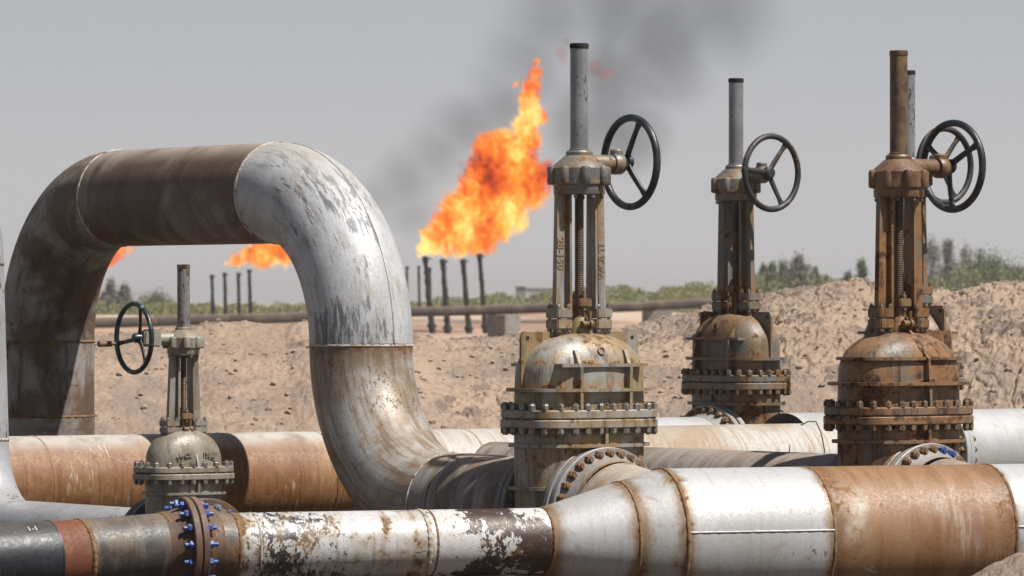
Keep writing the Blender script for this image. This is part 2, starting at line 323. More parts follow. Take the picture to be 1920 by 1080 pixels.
def put_bolt(me, th, parent, pos, axis=None, spin=0, mat=None, label=None):
    o = bpy.data.objects.new('bolt', me); C.objects.link(o); o.parent = parent
    o.location = Vector(pos)-th.off
    q = Vector(axis).to_track_quat('Z', 'Y') if axis is not None else Vector((0, 0, 1)).to_track_quat('Z', 'Y')
    m = q.to_matrix() @ Matrix.Rotation(spin, 3, 'Z'); o.rotation_euler = m.to_euler()
    if label: o['label'] = label
    return o
def ring_bolts(me, th, parent, c, d, r, n, phase=0, skip=None, alt=None):
    d = Vector(d).normalized(); a, b = frame_of(d); c = Vector(c)
    for k in range(n):
        t = 2*math.pi*(k+phase)/n; p = c+(a*math.cos(t)+b*math.sin(t))*r
        mm = me
        if alt: mm = alt(k, p) or me
        put_bolt(mm, th, parent, p, d, random.random())
def text_part(body, size, th, parent, loc, rot, mat, depth=.004, name='lettering'):
    cu = bpy.data.curves.new(name, 'FONT'); cu.body = body; cu.size = size; cu.extrude = depth; cu.align_x = 'CENTER'; cu.align_y = 'CENTER'
    cu.offset = size*.02
    tmp = bpy.data.objects.new('tmp', cu); C.objects.link(tmp)
    dg = bpy.context.evaluated_depsgraph_get(); me = bpy.data.meshes.new_from_object(tmp.evaluated_get(dg))
    bpy.data.objects.remove(tmp); me['_t'] = 1; me.materials.clear(); me.materials.append(M[mat])
    o = bpy.data.objects.new(name, me); C.objects.link(o); o.parent = parent
    o.location = Vector(loc)-th.off; o.rotation_euler = rot
    return o

# ------------------------------------------------------------------ terrain
def _h(ix, iy, seed):
    n = (ix.astype(np.int64)*374761393+iy.astype(np.int64)*668265263+seed*1442695041) & 0x7fffffff
    n = ((n ^ (n >> 13))*1274126177) & 0x7fffffff
    return ((n ^ (n >> 16)) & 0xffff)/65535.
def vnoise(x, y, seed=0):
    ix, iy = np.floor(x), np.floor(y); fx, fy = x-ix, y-iy
    fx = fx*fx*fx*(fx*(fx*6-15)+10); fy = fy*fy*fy*(fy*(fy*6-15)+10)
    a = _h(ix, iy, seed); b = _h(ix+1, iy, seed); c = _h(ix, iy+1, seed); d = _h(ix+1, iy+1, seed)
    return (a*(1-fx)+b*fx)*(1-fy)+(c*(1-fx)+d*fx)*fy-.5
def fbm(x, y, o=5, seed=0, g=.5):
    s_ = 0; a = 1
    for i in range(o):
        s_ = s_+a*vnoise(x+i*17.3, y-i*9.1, seed+i); x = x*2.03*.8-y*2.03*.6; y = y*2.03*.8+x*.3; a *= g
    return s_
CREST = np.array([(-900, 640), (-100, 640), (172, 628), (250, 623), (330, 618), (400, 604), (460, 601), (540, 612), (575, 602), (620, 602), (700, 620),
    (780, 630), (830, 640), (880, 642), (930, 637), (975, 628), (1050, 622), (1150, 615), (1215, 607), (1300, 588), (1340, 572), (1400, 553),
    (1450, 547), (1500, 541), (1560, 530), (1610, 524), (1650, 534), (1740, 546), (1790, 547), (1850, 533), (1900, 528), (2000, 530), (2900, 545)], float)
def sst(t): t = np.clip(t, 0, 1); return t*t*(3-2*t)
def height(x, y, crumb=False):
    px = 960+F*x/np.maximum(y, 1.)
    w = vnoise(px/210, y*.3, 51)*22
    yc = np.interp(px+w, CREST[:, 0], CREST[:, 1])
    DC = 53.5+1.5*vnoise(px/300., y*0, 5)
    zc = (HZ-yc)*DC/F
    base = -1.93
    t = np.clip((y-48.)/(DC-48.), 0, 1)
    prof = t*.72+.28*np.sin(t*math.pi/2)
    rise = base+(zc-base)*prof
    fall = zc+( -2.05-zc)*sst((y-DC)/14)
    z = np.where(y < 48., base, np.where(y < DC, rise, fall))
    far = np.interp(y, [0, 90, 250, 420, 900, 3000, 20000], [-2.05, -2.05, -1.95, -1.25, -1.5, -2, -2])
    z = np.where(y > 72, far, z)
    # spoil heap before the big header
    z = z+  .47*np.exp(-(((x-3.45)/.7)**2+((y-31.3)/.9)**2))*(y < 36)
    amp = np.where((y > 43) & (y < 70), 1., .35)
    amp = np.where(y > 72, .0, amp)
    edge = np.clip((DC-y)/1.5+.3, .25, 1)
    z = z+amp*edge*.19*fbm(x*.7, y*.45, 3, 1)
    patch = sst((fbm(x*.5+.2*y, y*.33, 3, 33)+.10+.16*np.clip((px-1150)/500, -1, 1))/.3)
    r = np.abs(fbm(x*2.2+y*.9, y*1.3-x*.5, 4, 9, .6)); z = z-amp*(.035*np.clip(.10-r, 0, 1)/.10)*(.35+.65*patch)
    b1 = fbm(x*6.5, y*3.6, 5, 21, .62); z = z+amp*(.012+.028*patch)*np.clip(b1, -.12, .5)
    b2 = fbm(x*3.1+.5*y, y*2.0, 4, 61, .6); st_ = np.floor(b2*6)/6; z = z+amp*(.018*st_+.022*b2)*(.15+.85*patch); r2 = np.abs(fbm(x*3.4+y*2.2, y*2.0-x*1.6, 3, 131, .6)); z = z-amp*.05*np.clip(.045-r2, 0, 1)/.045*patch
    z = z+amp*(.014+.016*patch)*fbm(x*19, y*11, 3, 90, .65)
    if crumb: return np.clip(amp*(y > 43)*(patch*.8+.2)*sst((b2+.02)/.22)*sst((b1+.2)/.3), 0, 1)
    z = z+np.where(y > 72, .25*fbm(x*.05, y*.03, 4, 77)*np.clip((y-72)/60, 0, 1), 0)
    # low bank behind the pipeline far off
    z = z+np.where(y > 250, 1.0*np.exp(-((y-330)/28)**2)*(.4+.6*sst(fbm(x*.05, y*.01, 3, 81)*2+.5)), 0)
    return z
def build_ground():
    ys = np.concatenate([np.arange(3, 29.5, 1.), np.arange(29.5, 33.5, .06), np.arange(33.5, 43, .2), np.arange(43, 48.6, .15), np.arange(48.6, 56, .0185), np.arange(56, 74, .3),
        74*1.02**np.arange(0, 90), 74*1.02**90*1.1**np.arange(1, 37)])
    pu = np.concatenate([-1020-np.array([9000, 6500, 4600, 3200, 2200, 1500, 1000, 650, 400, 200, 80]), np.linspace(-1020, 1020, 1150), 1020+np.array([80, 200, 400, 650, 1000, 1500, 2200, 3200, 4600, 6500, 9000])])/F
    Y, U = np.meshgrid(ys, pu, indexing='ij'); X = U*Y; Z = height(X, Y)+EZ
    nr, nc = Y.shape; co = np.stack([X, Y, Z], -1).reshape(-1, 3)
    idx = np.arange(nr*nc).reshape(nr, nc)
    q = np.stack([idx[:-1, :-1], idx[:-1, 1:], idx[1:, 1:], idx[1:, :-1]], -1).reshape(-1, 4)
    me = bpy.data.meshes.new('ground'); me.vertices.add(len(co)); me.vertices.foreach_set('co', co.ravel())
    me.loops.add(q.size); me.loops.foreach_set('vertex_index', q.ravel().astype(np.int32))
    me.polygons.add(len(q)); me.polygons.foreach_set('loop_start', np.arange(0, q.size, 4, dtype=np.int32))
    me.polygons.foreach_set('use_smooth', np.ones(len(q), bool)); me.update(calc_edges=True)
    ca = me.attributes.new('crumb', 'FLOAT', 'POINT'); ca.data.foreach_set('value', height(X, Y, True).ravel().astype(np.float32))
    g = G('sand'); tc = g.n.new('ShaderNodeTexCoord'); oc = tc.outputs['Object']
    n1 = g.noise(.7, 8, .62, g.vscale(oc, (1, .7, 1.4))); n2 = g.noise(5.5, 8, .7, oc, .6); n3 = g.noise(30, 5, .7, oc); n4 = g.noise(.02, 5, .6, oc)
    col = g.mix(g.ramp(n1, .40, .62), (.305, .226, .168), (.25, .187, .143))
    col = g.mix(g.ramp(n2, .49, .63, 0, .85), col, (.19, .145, .118))
    col = g.mix(g.ramp(g.noise(.45, 6, .62, g.vscale(oc, (1, .6, 2.2)), .8), .48, .58, 0, .7), col, (.19, .148, .12))
    col = g.mix(g.math('MULTIPLY', g.ramp(g.attr('crumb'), .12, .6), g.ramp(n2, .36, .52, .25, .9)), col, (.15, .115, .095))
    col = g.mix(g.ramp(n3, .56, .72, 0, .4), col, (.52, .40, .31))
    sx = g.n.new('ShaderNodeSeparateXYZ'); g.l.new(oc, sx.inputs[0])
    bounce_cut = g.math('MULTIPLY', g.ramp(sx.outputs['Z'], .16, .26, 1., 0.), g.ramp(sx.outputs['Y'], 46.5, 48., 1., 0.))  # trench floor coloured dark to cut light bounced onto the pipe undersides
    col = g.mix(g.math('MULTIPLY', bounce_cut, g.ramp(g.noise(.8, 5, .6, oc), .3, .5, .75, 1.)), col, (.075, .058, .045))
    far = g.ramp(sx.outputs['Y'], 90, 160)
    fc = g.mix(g.ramp(n4, .42, .58), (.33, .225, .17), (.41, .315, .24))
    fc = g.mix(g.ramp(g.noise(.09, 5, .6, g.vscale(oc, (1, .35, 1))), .48, .58), fc, (.26, .17, .125))
    fc = g.mix(g.ramp(sx.outputs['Y'], 500, 900, 0, .6), fc, (.22, .22, .13))
    col = g.mix(far, col, fc)
    h = g.math('ADD', g.math('MULTIPLY', n2, .7), g.math('MULTIPLY', n3, .6))
    g.principled(col, .95, 0, h, .8, .035, .2)
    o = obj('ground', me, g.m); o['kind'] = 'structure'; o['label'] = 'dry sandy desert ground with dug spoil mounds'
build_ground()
# ------------------------------------------------------------------ directions of the pipe runs
hd = Vector((.930, .368, 0)).normalized()               # header
vd = Vector((.574, -.819, 0)).normalized()              # branches of the near valves
v2 = Vector((.76, .65, 0)).normalized()                 # branches of the valves farther back
H0 = Vector((1.13, 32.47, EZ-1.521))
def hs(px):
    k = (px-960)/F; return (k*H0.y-H0.x)/(hd.x-k*hd.y)
def hp(s_): return H0+hd*s_
def basez(v): return Vector((v.x, v.y, .05))

# ------------------------------------------------------------------ header
def disc_flange(th, c, d, r, t, rin, mat, name='flange', parent=None, raised=True):
    bm = bmesh.new(); b = min(.006, t*.2)
    lathe(bm, [(rin*.98, -t/2), (r-b, -t/2), (r, -t/2+b), (r, t/2-b), (r-b, t/2), (rin*.98, t/2)], c, d, 72)
    return obj(name, bm, mat, th, parent, smooth=30)
def header():
    th = T('header_pipe', 'large white and rusty header pipe with tapered reducers running across in front of the valves', 'pipeline', basez(hp(0)))
    rb, rs_ = .452, .213
    def seg(p0, p1, r0, r1, mat, name, rust=None, chip=None, n=24, label=None):
        a, b = hs(p0), hs(p1)
        pts = [hp(a+(b-a)*i/n) for i in range(n+1)]
        rr = [r0+(r1-r0)*(i/n if n < 2 else (lambda t: t)(i/n)) for i in range(n+1)]
        return obj(name, sweep(pts, rr, 72, rust=rust, chip=chip), mat, th, label=label)
    seg(366, 404, rs_, rs_, 'brown_steel', 'tee_section', ends(.05, .5), label='rust brown tee section')
    seg(404, 432, rs_, rs_, 'grey_steel', 'tee_section', ends(.05, .5), label='dark grey end of the tee')
    seg(432, 785, rs_, rs_, 'chipped_white', 'pipe_section', lambda s_, L, t: .75*math.exp(-s_/.04)+.55*max(0, (s_/L-.55))*1.3, lambda s_, L, t: .45*math.exp(-((s_/L-.2)/.13)**2)-.25*(s_/L > .55), label='white section with black speckled paint loss')
    seg(785, 1017, rs_, rs_, 'chipped_brown', 'pipe_section', ends(.03, .6), lambda s_, L, t: .28*math.exp(-((s_/L-.52)/.2)**2)+.1*math.exp(-((s_/L-.9)/.1)**2)-.1, label='section with its white paint flaked to dark brown')
    seg(1017, 1160, rs_+.004, .372, 'header_white', 'reducer', ends(.07, 1.15))
    seg(1160, 1240, .372, rb, 'header_white', 'reducer', ends(.07, 1.2))
    seg(1240, 1511, rb, rb, 'header_white', 'pipe_section', ends(.055, 1.15), label='clean white section with a lengthwise weld')
    seg(1511, 1848, rb, rb, 'header_tan', 'pipe_section', ends(.14, 1.), label='tan rusted section')
    seg(1848, 2160, rb, rb, 'header_white', 'pipe_section', ends(.03, .7), label='white end section')
    for px, r, m, w in ((432, rs_, 'weld_brown', .014), (470, rs_, 'weld_white', .01), (785, rs_, 'weld_white', .02), (800, rs_, 'weld_rust', .01), (1017, rs_+.003, 'weld_rust', .014),
                        (1160, .372, 'weld_rust', .013), (1240, rb, 'weld_rust', .017), (1511, rb, 'weld_rust', .014), (1848, rb, 'weld_brown', .014)):
        weld(th, None, hp(hs(px)), hd, r, m, w*.62)
    # lengthwise seams
    for a, b in ((1243, 1509), (1851, 2155)):
        up = Vector((-hd.y, hd.x, 0))*-1
        z = .06; q = up*math.sqrt(rb*rb-z*z)+Vector((0, 0, z))
        pts = [hp(hs(a)+(hs(b)-hs(a))*i/30)+q for i in range(31)]
        obj('lengthwise_weld', sweep(pts, [.007+.0015*math.sin(i*2.3) for i in range(31)], 8), 'header_white', th)
    # branches from the two near valves and the small one are built with those lines
    # flanged joint
    fc = hp(hs(352)); t = .045
    f1 = disc_flange(th, fc-hd*(t/2+.003), hd, .3175, t, .1, 'brown_steel')
    f2 = disc_flange(th, fc+hd*(t/2+.003), hd, .3175, t, .1, 'brown_steel')
    bmz = bmesh.new(); lathe(bmz, [(.24, -.003), (.24, .003)], fc, hd, 48); obj('gasket', bmz, 'soot', th)
    bm = bmesh.new(); lathe(bm, [(.255, 0), (.245, .015), (.225, .05), (.216, .07)], fc+hd*(t+.004), hd, 64, False); obj('flange_neck', bm, 'brown_steel', th, smooth=40)
    ld = Vector((-.865, -.50, -.045)).normalized()
    bm = bmesh.new(); lathe(bm, [(.262, 0), (.25, .02), (.232, .07), (.221, .13)], fc-hd*(t+.004), -hd, 64, False); obj('flange_neck', bm, 'brown_steel', th, smooth=40)
    bb = hexbolt('bolt', t+.004, .026, .03, 'nut_blue', .028)
    ring_bolts(bb, th, f1, fc, hd, .275, 16, .3)
    # left run
    p0 = fc-hd*(t+.12); L = lambda a: p0+ld*a
    def sg(a, b, r, mat, name, label, rust=None): obj(name, sweep([L(a+(b-a)*i/14) for i in range(15)], r, 64, rust=rust), mat, th, label=label)
    def la(px):   # distance along the left run that lands on a pixel column
        k = (px-960)/F; return (k*p0.y-p0.x)/(ld.x-k*ld.y)
    sg(-.03, la(150), .2185, 'grey_steel', 'pipe_section', 'bare grey brown steel section', ends(.05, .6))
    sg(la(150), la(92), .2185, 'primer_band', 'pipe_section', 'orange primed band', ends(.03, .4))
    sg(la(92), la(92)+1.6, .226, 'black_coat', 'pipe_section', 'glossy black wrapped section')
    weld(th, None, L(.0), ld, .219, 'weld_rust', .013); weld(th, None, L(la(150)), ld, .219, 'weld_rust', .013)
    bm = bmesh.new(); lathe(bm, [(.2185, 0), (.228, .004), (.228, .016), (.22, .02)], L(la(92)-.008), ld, 64, False); obj('coating_edge', bm, 'black_coat', th, smooth=40)
    mk('chalk', base=(.6, .6, .6), rt=.95, rough=.8, halo=0)
    a = la(45); side = Vector((0, 0, 1)).cross(ld).normalized()
    nrm = (side*.55+Vector((0, 0, .83))).normalized()
    if nrm.y > 0: nrm = (-side*.55+Vector((0, 0, .83))).normalized()
    xax = -ld; yax = nrm.cross(xax).normalized(); mm = Matrix((xax, yax, nrm)).transposed()
    text_part('1-1', .055, th, th.o, L(a)+nrm*.2275, mm.to_euler(), 'chalk', .001)
    # brown stub of the tee towards the small valve
    return th
header()

# ------------------------------------------------------------------ expansion loop
Rb = 1.09; rp_ = .364
XR, DR = -1.0605, 35.6; XL, DL = XR-.574*4.42, DR+.819*4.42
ZT = EZ+.78; ZB = EZ-1.40
def elbow(c, a, b, Rr, n=18):
    """quarter bend about c from offset a to offset b (unit vectors)"""
    return [c+(a*math.cos(i/n*math.pi/2)+b*math.sin(i/n*math.pi/2))*Rr for i in range(n+1)]
up = Vector((0, 0, 1))
VC = Vector(((1086-960)/F*33.45, 33.45, EZ-1.405))          # the big grey valve, pipe centre
def big_loop():
    th = T('expansion_loop', 'huge weathered silver and brown pipe bent up into an arch beside the grey valve', 'pipeline', (XR, DR, .05))
    legR = Vector((XR, DR, 0)); legL = Vector((XL, DL, 0)); zm = (ZT+ZB)/2
    c1 = Vector((XR, DR, ZT-Rb))-vd*Rb       # centre of upper right bend
    obj('elbow', sweep(elbow(c1, up, vd, Rb), rp_, 72), 'silver_scuffed', th, label='upper elbow in scuffed silver paint')
    sd_ = Vector((-.819, -.574, 0)); sp_ = []
    for i in range(41):
        f = (.06+.93*i/40)*math.pi/2; rd = up*math.cos(f)+vd*math.sin(f); ph = R(-6)
        sp_.append(c1+rd*Rb+(rd*math.cos(ph)+sd_*math.sin(ph))*(rp_+.001))
    obj('lengthwise_weld', sweep(sp_, [.006+.0015*math.sin(i*2.7) for i in range(41)], 8), 'silver_scuffed', th)
    c2 = Vector((XR, DR, ZB+Rb))+vd*Rb
    obj('elbow', sweep(elbow(c2, -vd, -up, Rb), rp_, 72, rust=lambda s_, L, t: .8*math.exp(-s_/.07)+.1), 'silver_rusty', th, label='lower elbow, silver paint streaked with rust')
    weld(th, None, (XR, DR, zm), up, rp_, 'weld_white', .0075)
    e1 = c2-up*Rb; e2 = VC-vd*.345
    obj('pipe_section', sweep(line(e1, e2, 16), rp_, 72, rust=ends(.05, .5)), 'brown_grey', th, label='short level section streaked brown and grey')
    weld(th, None, e1+vd*.02, vd, rp_, 'weld_white', .008); weld(th, None, e1+vd*.25, vd, rp_, 'weld_brown', .005)
    fl = disc_flange(th, e2+vd*.026, vd, .452, .052, .3, 'flange_dark')
    bm = bmesh.new(); lathe(bm, [(.415, 0), (.40, .02), (.37, .09), (.358, .13)], e2, -vd, 64, False); obj('flange_neck', bm, 'flange_dark', th, smooth=40)
    # crossing
    c3 = Vector((XL, DL, ZT-Rb))+vd*Rb
    a, b = c1+up*Rb, c3+up*Rb
    obj('pipe_section', sweep(line(a, b, 20), rp_, 72, rust=ends(.09, .45)), 'brown_scoured', th, label='brown level section across the top of the arch')
    weld(th, None, a, vd, rp_, 'weld_white', .012); weld(th, None, b+up*0, vd, rp_, 'weld_white', .011)
    weld(th, None, a.lerp(b, .34), vd, rp_-.002, 'weld_brown', .005)
    obj('elbow', sweep(elbow(c3, up, -vd, Rb), rp_, 72), 'dark_rust', th, label='dark rusty elbow at the far side of the arch')
    zl = EZ+(HZ-780)/F*DL
    obj('pipe_section', sweep(line((XL, DL, ZT-Rb), (XL, DL, zl), 10), rp_, 72, rust=ends(.1, .4)), 'dark_rust', th, label='dark rusty upright section')
    obj('pipe_section', sweep(line((XL, DL, zl), (XL, DL, .0), 10), rp_+.003, 72), 'brown_grey', th)
    weld(th, None, (XL, DL, ZT-Rb), up, rp_, 'weld_brown', .009); weld(th, None, (XL, DL, zl), up, rp_, 'weld_brown', .009)
big_loop()

# ------------------------------------------------------------------ valves
def handwheel(th, hc, ax, Rw, rw, mat, phase, crank=False, hubmat=None):
    """wheel centred at hc with its axle along ax"""
    ax = Vector(ax).normalized(); a = Vector((0, 0, 1)); b = a.cross(ax).normalized()
    w = bpy.data.objects.new('handwheel', None)
    pts = [hc+(a*math.cos(t)+b*math.sin(t))*Rw for t in [2*math.pi*i/72 for i in range(73)]]
    me = bpy.data.meshes.new('rim'); V = []; Fc = []; ms = 14
    for i in range(72):
        t = 2*math.pi*i/72; rd = a*math.cos(t)+b*math.sin(t)
        for k in range(ms):
            u = 2*math.pi*k/ms; V.append(tuple(hc+rd*(Rw+rw*math.cos(u))+ax*rw*1.05*math.sin(u)))
    Fc = [(i*ms+k, ((i+1) % 72)*ms+k, ((i+1) % 72)*ms+(k+1) % ms, i*ms+(k+1) % ms) for i in range(72) for k in range(ms)]
    me.from_pydata(V, [], Fc); me.polygons.foreach_set('use_smooth', [True]*len(Fc)); me.update()
    rim = obj('handwheel', me, mat, th)
    hb = hc-ax*.035
    bm = bmesh.new(); lathe(bm, [(rw*1.2, -.035), (rw*1.9, -.03), (rw*2.0, .025), (rw*1.5, .04), (rw*.8, .042)], hb, ax, 24)
    obj('hub', bm, hubmat or mat, th, rim, smooth=40)
    for k in range(3):
        t = phase+k*2*math.pi/3; rd = a*math.cos(t)+b*math.sin(t); tn = ax.cross(rd)
        n = 8; rings = []; bm = bmesh.new()
        for i in range(n+1):
            f = i/n; p = hb.lerp(hc, f**1.5)+rd*(rw*1.2+f*(Rw-rw*1.2)); wd = rw*(1.05-.3*f)+(rw*.9*max(0, f-.8)/.2)*.9; tk = rw*.62
            rings.append([bm.verts.new(p+tn*wd*math.cos(u)+ax*tk*math.sin(u)) for u in [2*math.pi*j/10 for j in range(10)]])
        for p_, q_ in zip(rings, rings[1:]):
            for j in range(10): bm.faces.new((p_[j], p_[(j+1) % 10], q_[(j+1) % 10], q_[j]))
        obj('spoke', bm, mat, th, rim, smooth=60)
    if crank:
        t = phase+2*math.pi/3*crank; rd = a*math.cos(t)+b*math.sin(t); p = hc+rd*Rw
        bm = bmesh.new(); lathe(bm, [(.011, 0), (.011, .035), (.018, .04), (.019, .12), (.021, .13), (.017, .135)], p, ax, 16)
        obj('crank_handle', bm, 'bronze', th, rim, smooth=40)
    return rim

BIG = dict(a=.46, b=.28, n=2.6, fa=.51, fb=.338, zf0=.574, zf1=.694, zb=-.5, wall=.92, top=1.196, pad0=1.22, pad1=1.36, u0=.095, u1=.187, u0b=.095, u1b=.203, pi=.10, po=.225,
           arm=2.11, ght=2.40, tr=.06, ttop=3.105, rs=.032, hz=2.33, hu=.42, Rw=.296, rw=.0245, fr=.462, ft=.05, ff=.27, nb=28, nr=.019, nfb=30, pr=.36)
SMALL = dict(a=.255, b=.165, n=2.4, fa=.312, fb=.205, zf0=.43, zf1=.512, zb=-.32, wall=.54, top=.74, pad0=.72, pad1=.80, u0=.045, u1=.098, u0b=.05, u1b=.118, pi=.055, po=.15,
             arm=1.215, ght=1.39, tr=.04, ttop=1.78, rs=.02, hz=1.32, hu=-.362, Rw=.214, rw=.0155, fr=.3175, ft=.045, ff=.255, nb=20, nr=.014, nfb=16, pr=.22)
def valve(P, name, label, loc, yaw, mats, ribs='grid', group='gate valves', phase=.3, crank=False, letters=True, arm_tilt=0, nut2=None, fboltmat='nut_rust', fmats=('cast', 'cast'), lugs=(1, -1), blue=()):
    k = P['Rw']/.296
    th = T(name, label, 'valve', (loc[0], loc[1], loc[2]+P['zb']), yaw, group, off=(0, 0, P['zb']))
    cast, tube, house, wheel = mats
    X, Y = Vector((1, 0, 0)), Vector((0, 1, 0)); a, b, n = P['a'], P['b'], P['n']
    # lower body
    bm = bmesh.new()
    loft(bm, [(P['zb'], a*.8, b*.85, 2.2), (P['zb']+.08*k, a*.97, b*.98, n), (P['zf0'], a, b, n)])
    for s_ in (1, -1):
        lathe(bm, [(P['pr'], 0), (P['pr'], P['ff']-P['ft'])], (0, 0, 0), Y*s_, 48)
    zz = [P['zf0']*.80, P['zf0']*.31, -P['zf0']*.35]
    for z in zz:
        loft(bm, [(z-.011*k, a+.035*k, b+.035*k, n), (z+.011*k, a+.035*k, b+.035*k, n)])
    for s_ in (1, -1): box(bm, -.012*k, .012*k, *sorted((s_*(b-.02), s_*(b+.034*k))), P['zf0']*.8+.0112*k, P['zf0']-.001)
    body = obj('body', bm, cast, th, smooth=35)
    # main joint
    h = (P['zf1']-P['zf0'])/2; g_ = .003
    fl = []
    for z0, z1, e_ in ((P['zf0'], P['zf0']+h-g_, 0), (P['zf0']+h+g_, P['zf1'], -.004)):
        bm = bmesh.new(); A, B = P['fa']+e_, P['fb']+e_; c = .007*k
        loft(bm, [(z0, A-c, B-c, 3.8), (z0+c, A, B, 3.8), (z1-c, A, B, 3.8), (z1, A-c, B-c, 3.8)], 80)
        fl.append(obj('joint_flange', bm, cast, th, smooth=35))
    bm = bmesh.new(); loft(bm, [(P['zf0']+h-g_, P['fa']-.012, P['fb']-.012, 3), (P['zf0']+h+g_, P['fa']-.012, P['fb']-.012, 3)]); obj('gasket', bm, 'soot', th)
    bt = hexbolt('bolt', h, P['nr']*1.3, P['nr']*2.0, nut2 or 'nut_steel', P['nr']*.5)
    ring = sup((P['fa']+a)/2+.006*k, (P['fb']+b)/2+.006*k, 3.8, 400)
    # even spacing along the outline
    Ls = [0]
    for i in range(400): Ls.append(Ls[-1]+math.dist(ring[i], ring[(i+1) % 400]))
    nb = P['nb']
    for j in range(nb):
        s_ = Ls[-1]*(j+.5)/nb; i = next(q for q in range(400) if Ls[q+1] >= s_)
        put_bolt(bt, th, fl[1], (ring[i][0], ring[i][1], P['zf0']+h), None, j*1.3)
    # bonnet
    bm = bmesh.new(); w, tp = P['wall'], P['top']; lv = [(P['zf1'], a, b, n), (w, a*.985, b*.98, n)]
    for i in range(1, 13):
        f = i/13*math.pi/2; lv.append((w+(tp-w)*math.sin(f), a*.985*math.cos(f)**.8, b*.98*math.cos(f)**.62, n))
    loft(bm, lv)
    rp2 = .04*k
    def hrib(z, ex, full=True):
        if full: loft(bm, [(z-.011*k, a+ex, b+ex*.9, n), (z+.011*k, a+ex, b+ex*.9, n)])
    if ribs == 'grid':
        hrib(P['zf1']+.13*k, .05*k)
        z2 = P['zf1']+.292*k
        for s_ in (1, -1):
            box(bm, -.75*a, .75*a, *sorted((s_*.05, s_*(b+.012*k))), z2-.011*k, z2+.011*k)
            for u in (-.2*k, .2*k):
                box(bm, u-.011*k, u+.011*k, *sorted((s_*.1, s_*(b+.03*k))), P['zf1']+.001, P['zf1']+.292*k-.0112*k)
                v = [bm.verts.new(p) for x in (u-.011*k, u+.011*k) for p in ((x, s_*.08, z2+.0112*k), (x, s_*(b+.008*k), z2+.0112*k), (x, s_*(b*.86), z2+.10*k), (x, s_*.08, z2+.09*k))]
                for q in ((0, 1, 2, 3), (7, 6, 5, 4), (0, 4, 5, 1), (1, 5, 6, 2), (2, 6, 7, 3), (3, 7, 4, 0)): bm.faces.new([v[i] for i in q])
            lathe(bm, [(.027, -.01), (.027, .008), (.019, .008), (.019, .001)], (0, s_*b*.885, z2+.095*k), (0, s_*1, .35), 24)
    elif ribs == 'bands':
        hrib(P['zf1']+.155*k, .065*k)
        z2 = P['zf1']+.325*k
        loft(bm, [(z2-.011*k, a+.005, b+.012, n), (z2+.011*k, a+.005, b+.012, n)])
        for s_ in (1, -1):
            v = [bm.verts.new(p) for x in (-.011, .011) for p in ((x, s_*.02, P['zf1']+.001), (x, s_*(b+.05), P['zf1']+.001), (x, s_*(b+.03), z2), (x, s_*.12, tp+.01), (x, s_*.02, tp+.02))]
            for q in ((0, 1, 2, 3, 4), (9, 8, 7, 6, 5), (0, 5, 6, 1), (1, 6, 7, 2), (2, 7, 8, 3), (3, 8, 9, 4), (4, 9, 5, 0)): bm.faces.new([v[i] for i in q])
    else:
        for s_ in (1, -1):
            v = [bm.verts.new(p) for x in (-.006, .006) for p in ((x, s_*.01, P['zf1']+.001), (x, s_*(b+.02), P['zf1']+.001), (x, s_*(b*.75), tp-.05), (x, s_*.06, tp+.012), (x, s_*.01, tp+.012))]
            for q in ((0, 1, 2, 3, 4), (9, 8, 7, 6, 5), (0, 5, 6, 1), (1, 6, 7, 2), (2, 7, 8, 3), (3, 8, 9, 4), (4, 9, 5, 0)): bm.faces.new([v[i] for i in q])
    p0, p1 = P['pad0'], P['pad1']; pm = (P['pi']+P['po'])/2
    lathe(bm, [(.09*k, 0), (.075*k, (p0-tp)+.08*k), (.06*k, p1-tp-.02*k)], (0, 0, tp-.04*k), seg=24)
    for s_ in (1, -1): lathe(bm, [(.05*k, 0), (.042*k, p0-tp+.12*k)], (s_*pm, 0, tp-.12*k), seg=20)
    bonnet = obj('bonnet', bm, cast, th, smooth=35)
    if ribs == 'plain' and letters:
        for tx, u in (('WCB', -.085), ('15520', .095)):
            text_part(tx, .042, th, bonnet, (u, -b*.985, .585), (R(90)-.06, 0, 0), cast, .004)
    if ribs == 'grid' and letters:
        text_part('CTL', .04, th, bonnet, (0, -b-.002, P['zf1']+.05), (R(90), 0, 0), cast, .003)
    # lifting plates
    if ribs != 'plain':
        for s_ in lugs:
            bm = bmesh.new(); q_ = a/.46; hole = (s_*.425*q_, 1.165)
            out = [(s_*.20*q_, .80), (s_*.475*q_, .80), (s_*.475*q_, 1.17), (s_*.455*q_, 1.205), (s_*.20*q_, 1.205)]
            v0 = [bm.verts.new((x, -.011, z)) for x, z in out]; v1 = [bm.verts.new((x, .011, z)) for x, z in out]
            bm.faces.new(v0); bm.faces.new(v1[::-1])
            for i in range(5): bm.faces.new((v0[i], v0[(i+1) % 5], v1[(i+1) % 5], v1[i]))
            obj('lifting_plate', bm, cast, th)
            bm = bmesh.new(); lathe(bm, [(.014, -.0125), (.014, .0125)], (hole[0], 0, hole[1]), Y, 16); obj('lifting_hole', bm, 'soot', th)
    # yoke: pads, arms
    yoke_top = P['arm']
    bm = bmesh.new()
    pw, pd = (P['po']-P['pi'])/2, .07*k
    for s_ in (1, -1):
        c = s_*pm
        box(bm, c-pw, c+pw, -pd, pd, p0, (p0+p1)/2-.002, .008*k)
    obj('yoke_seat', bm, cast, th, smooth=30)
    bb = hexbolt('bolt', (p1-p0)/2, .017*k, .022*k, nut2 or 'nut_steel', .01*k)
    arms = []
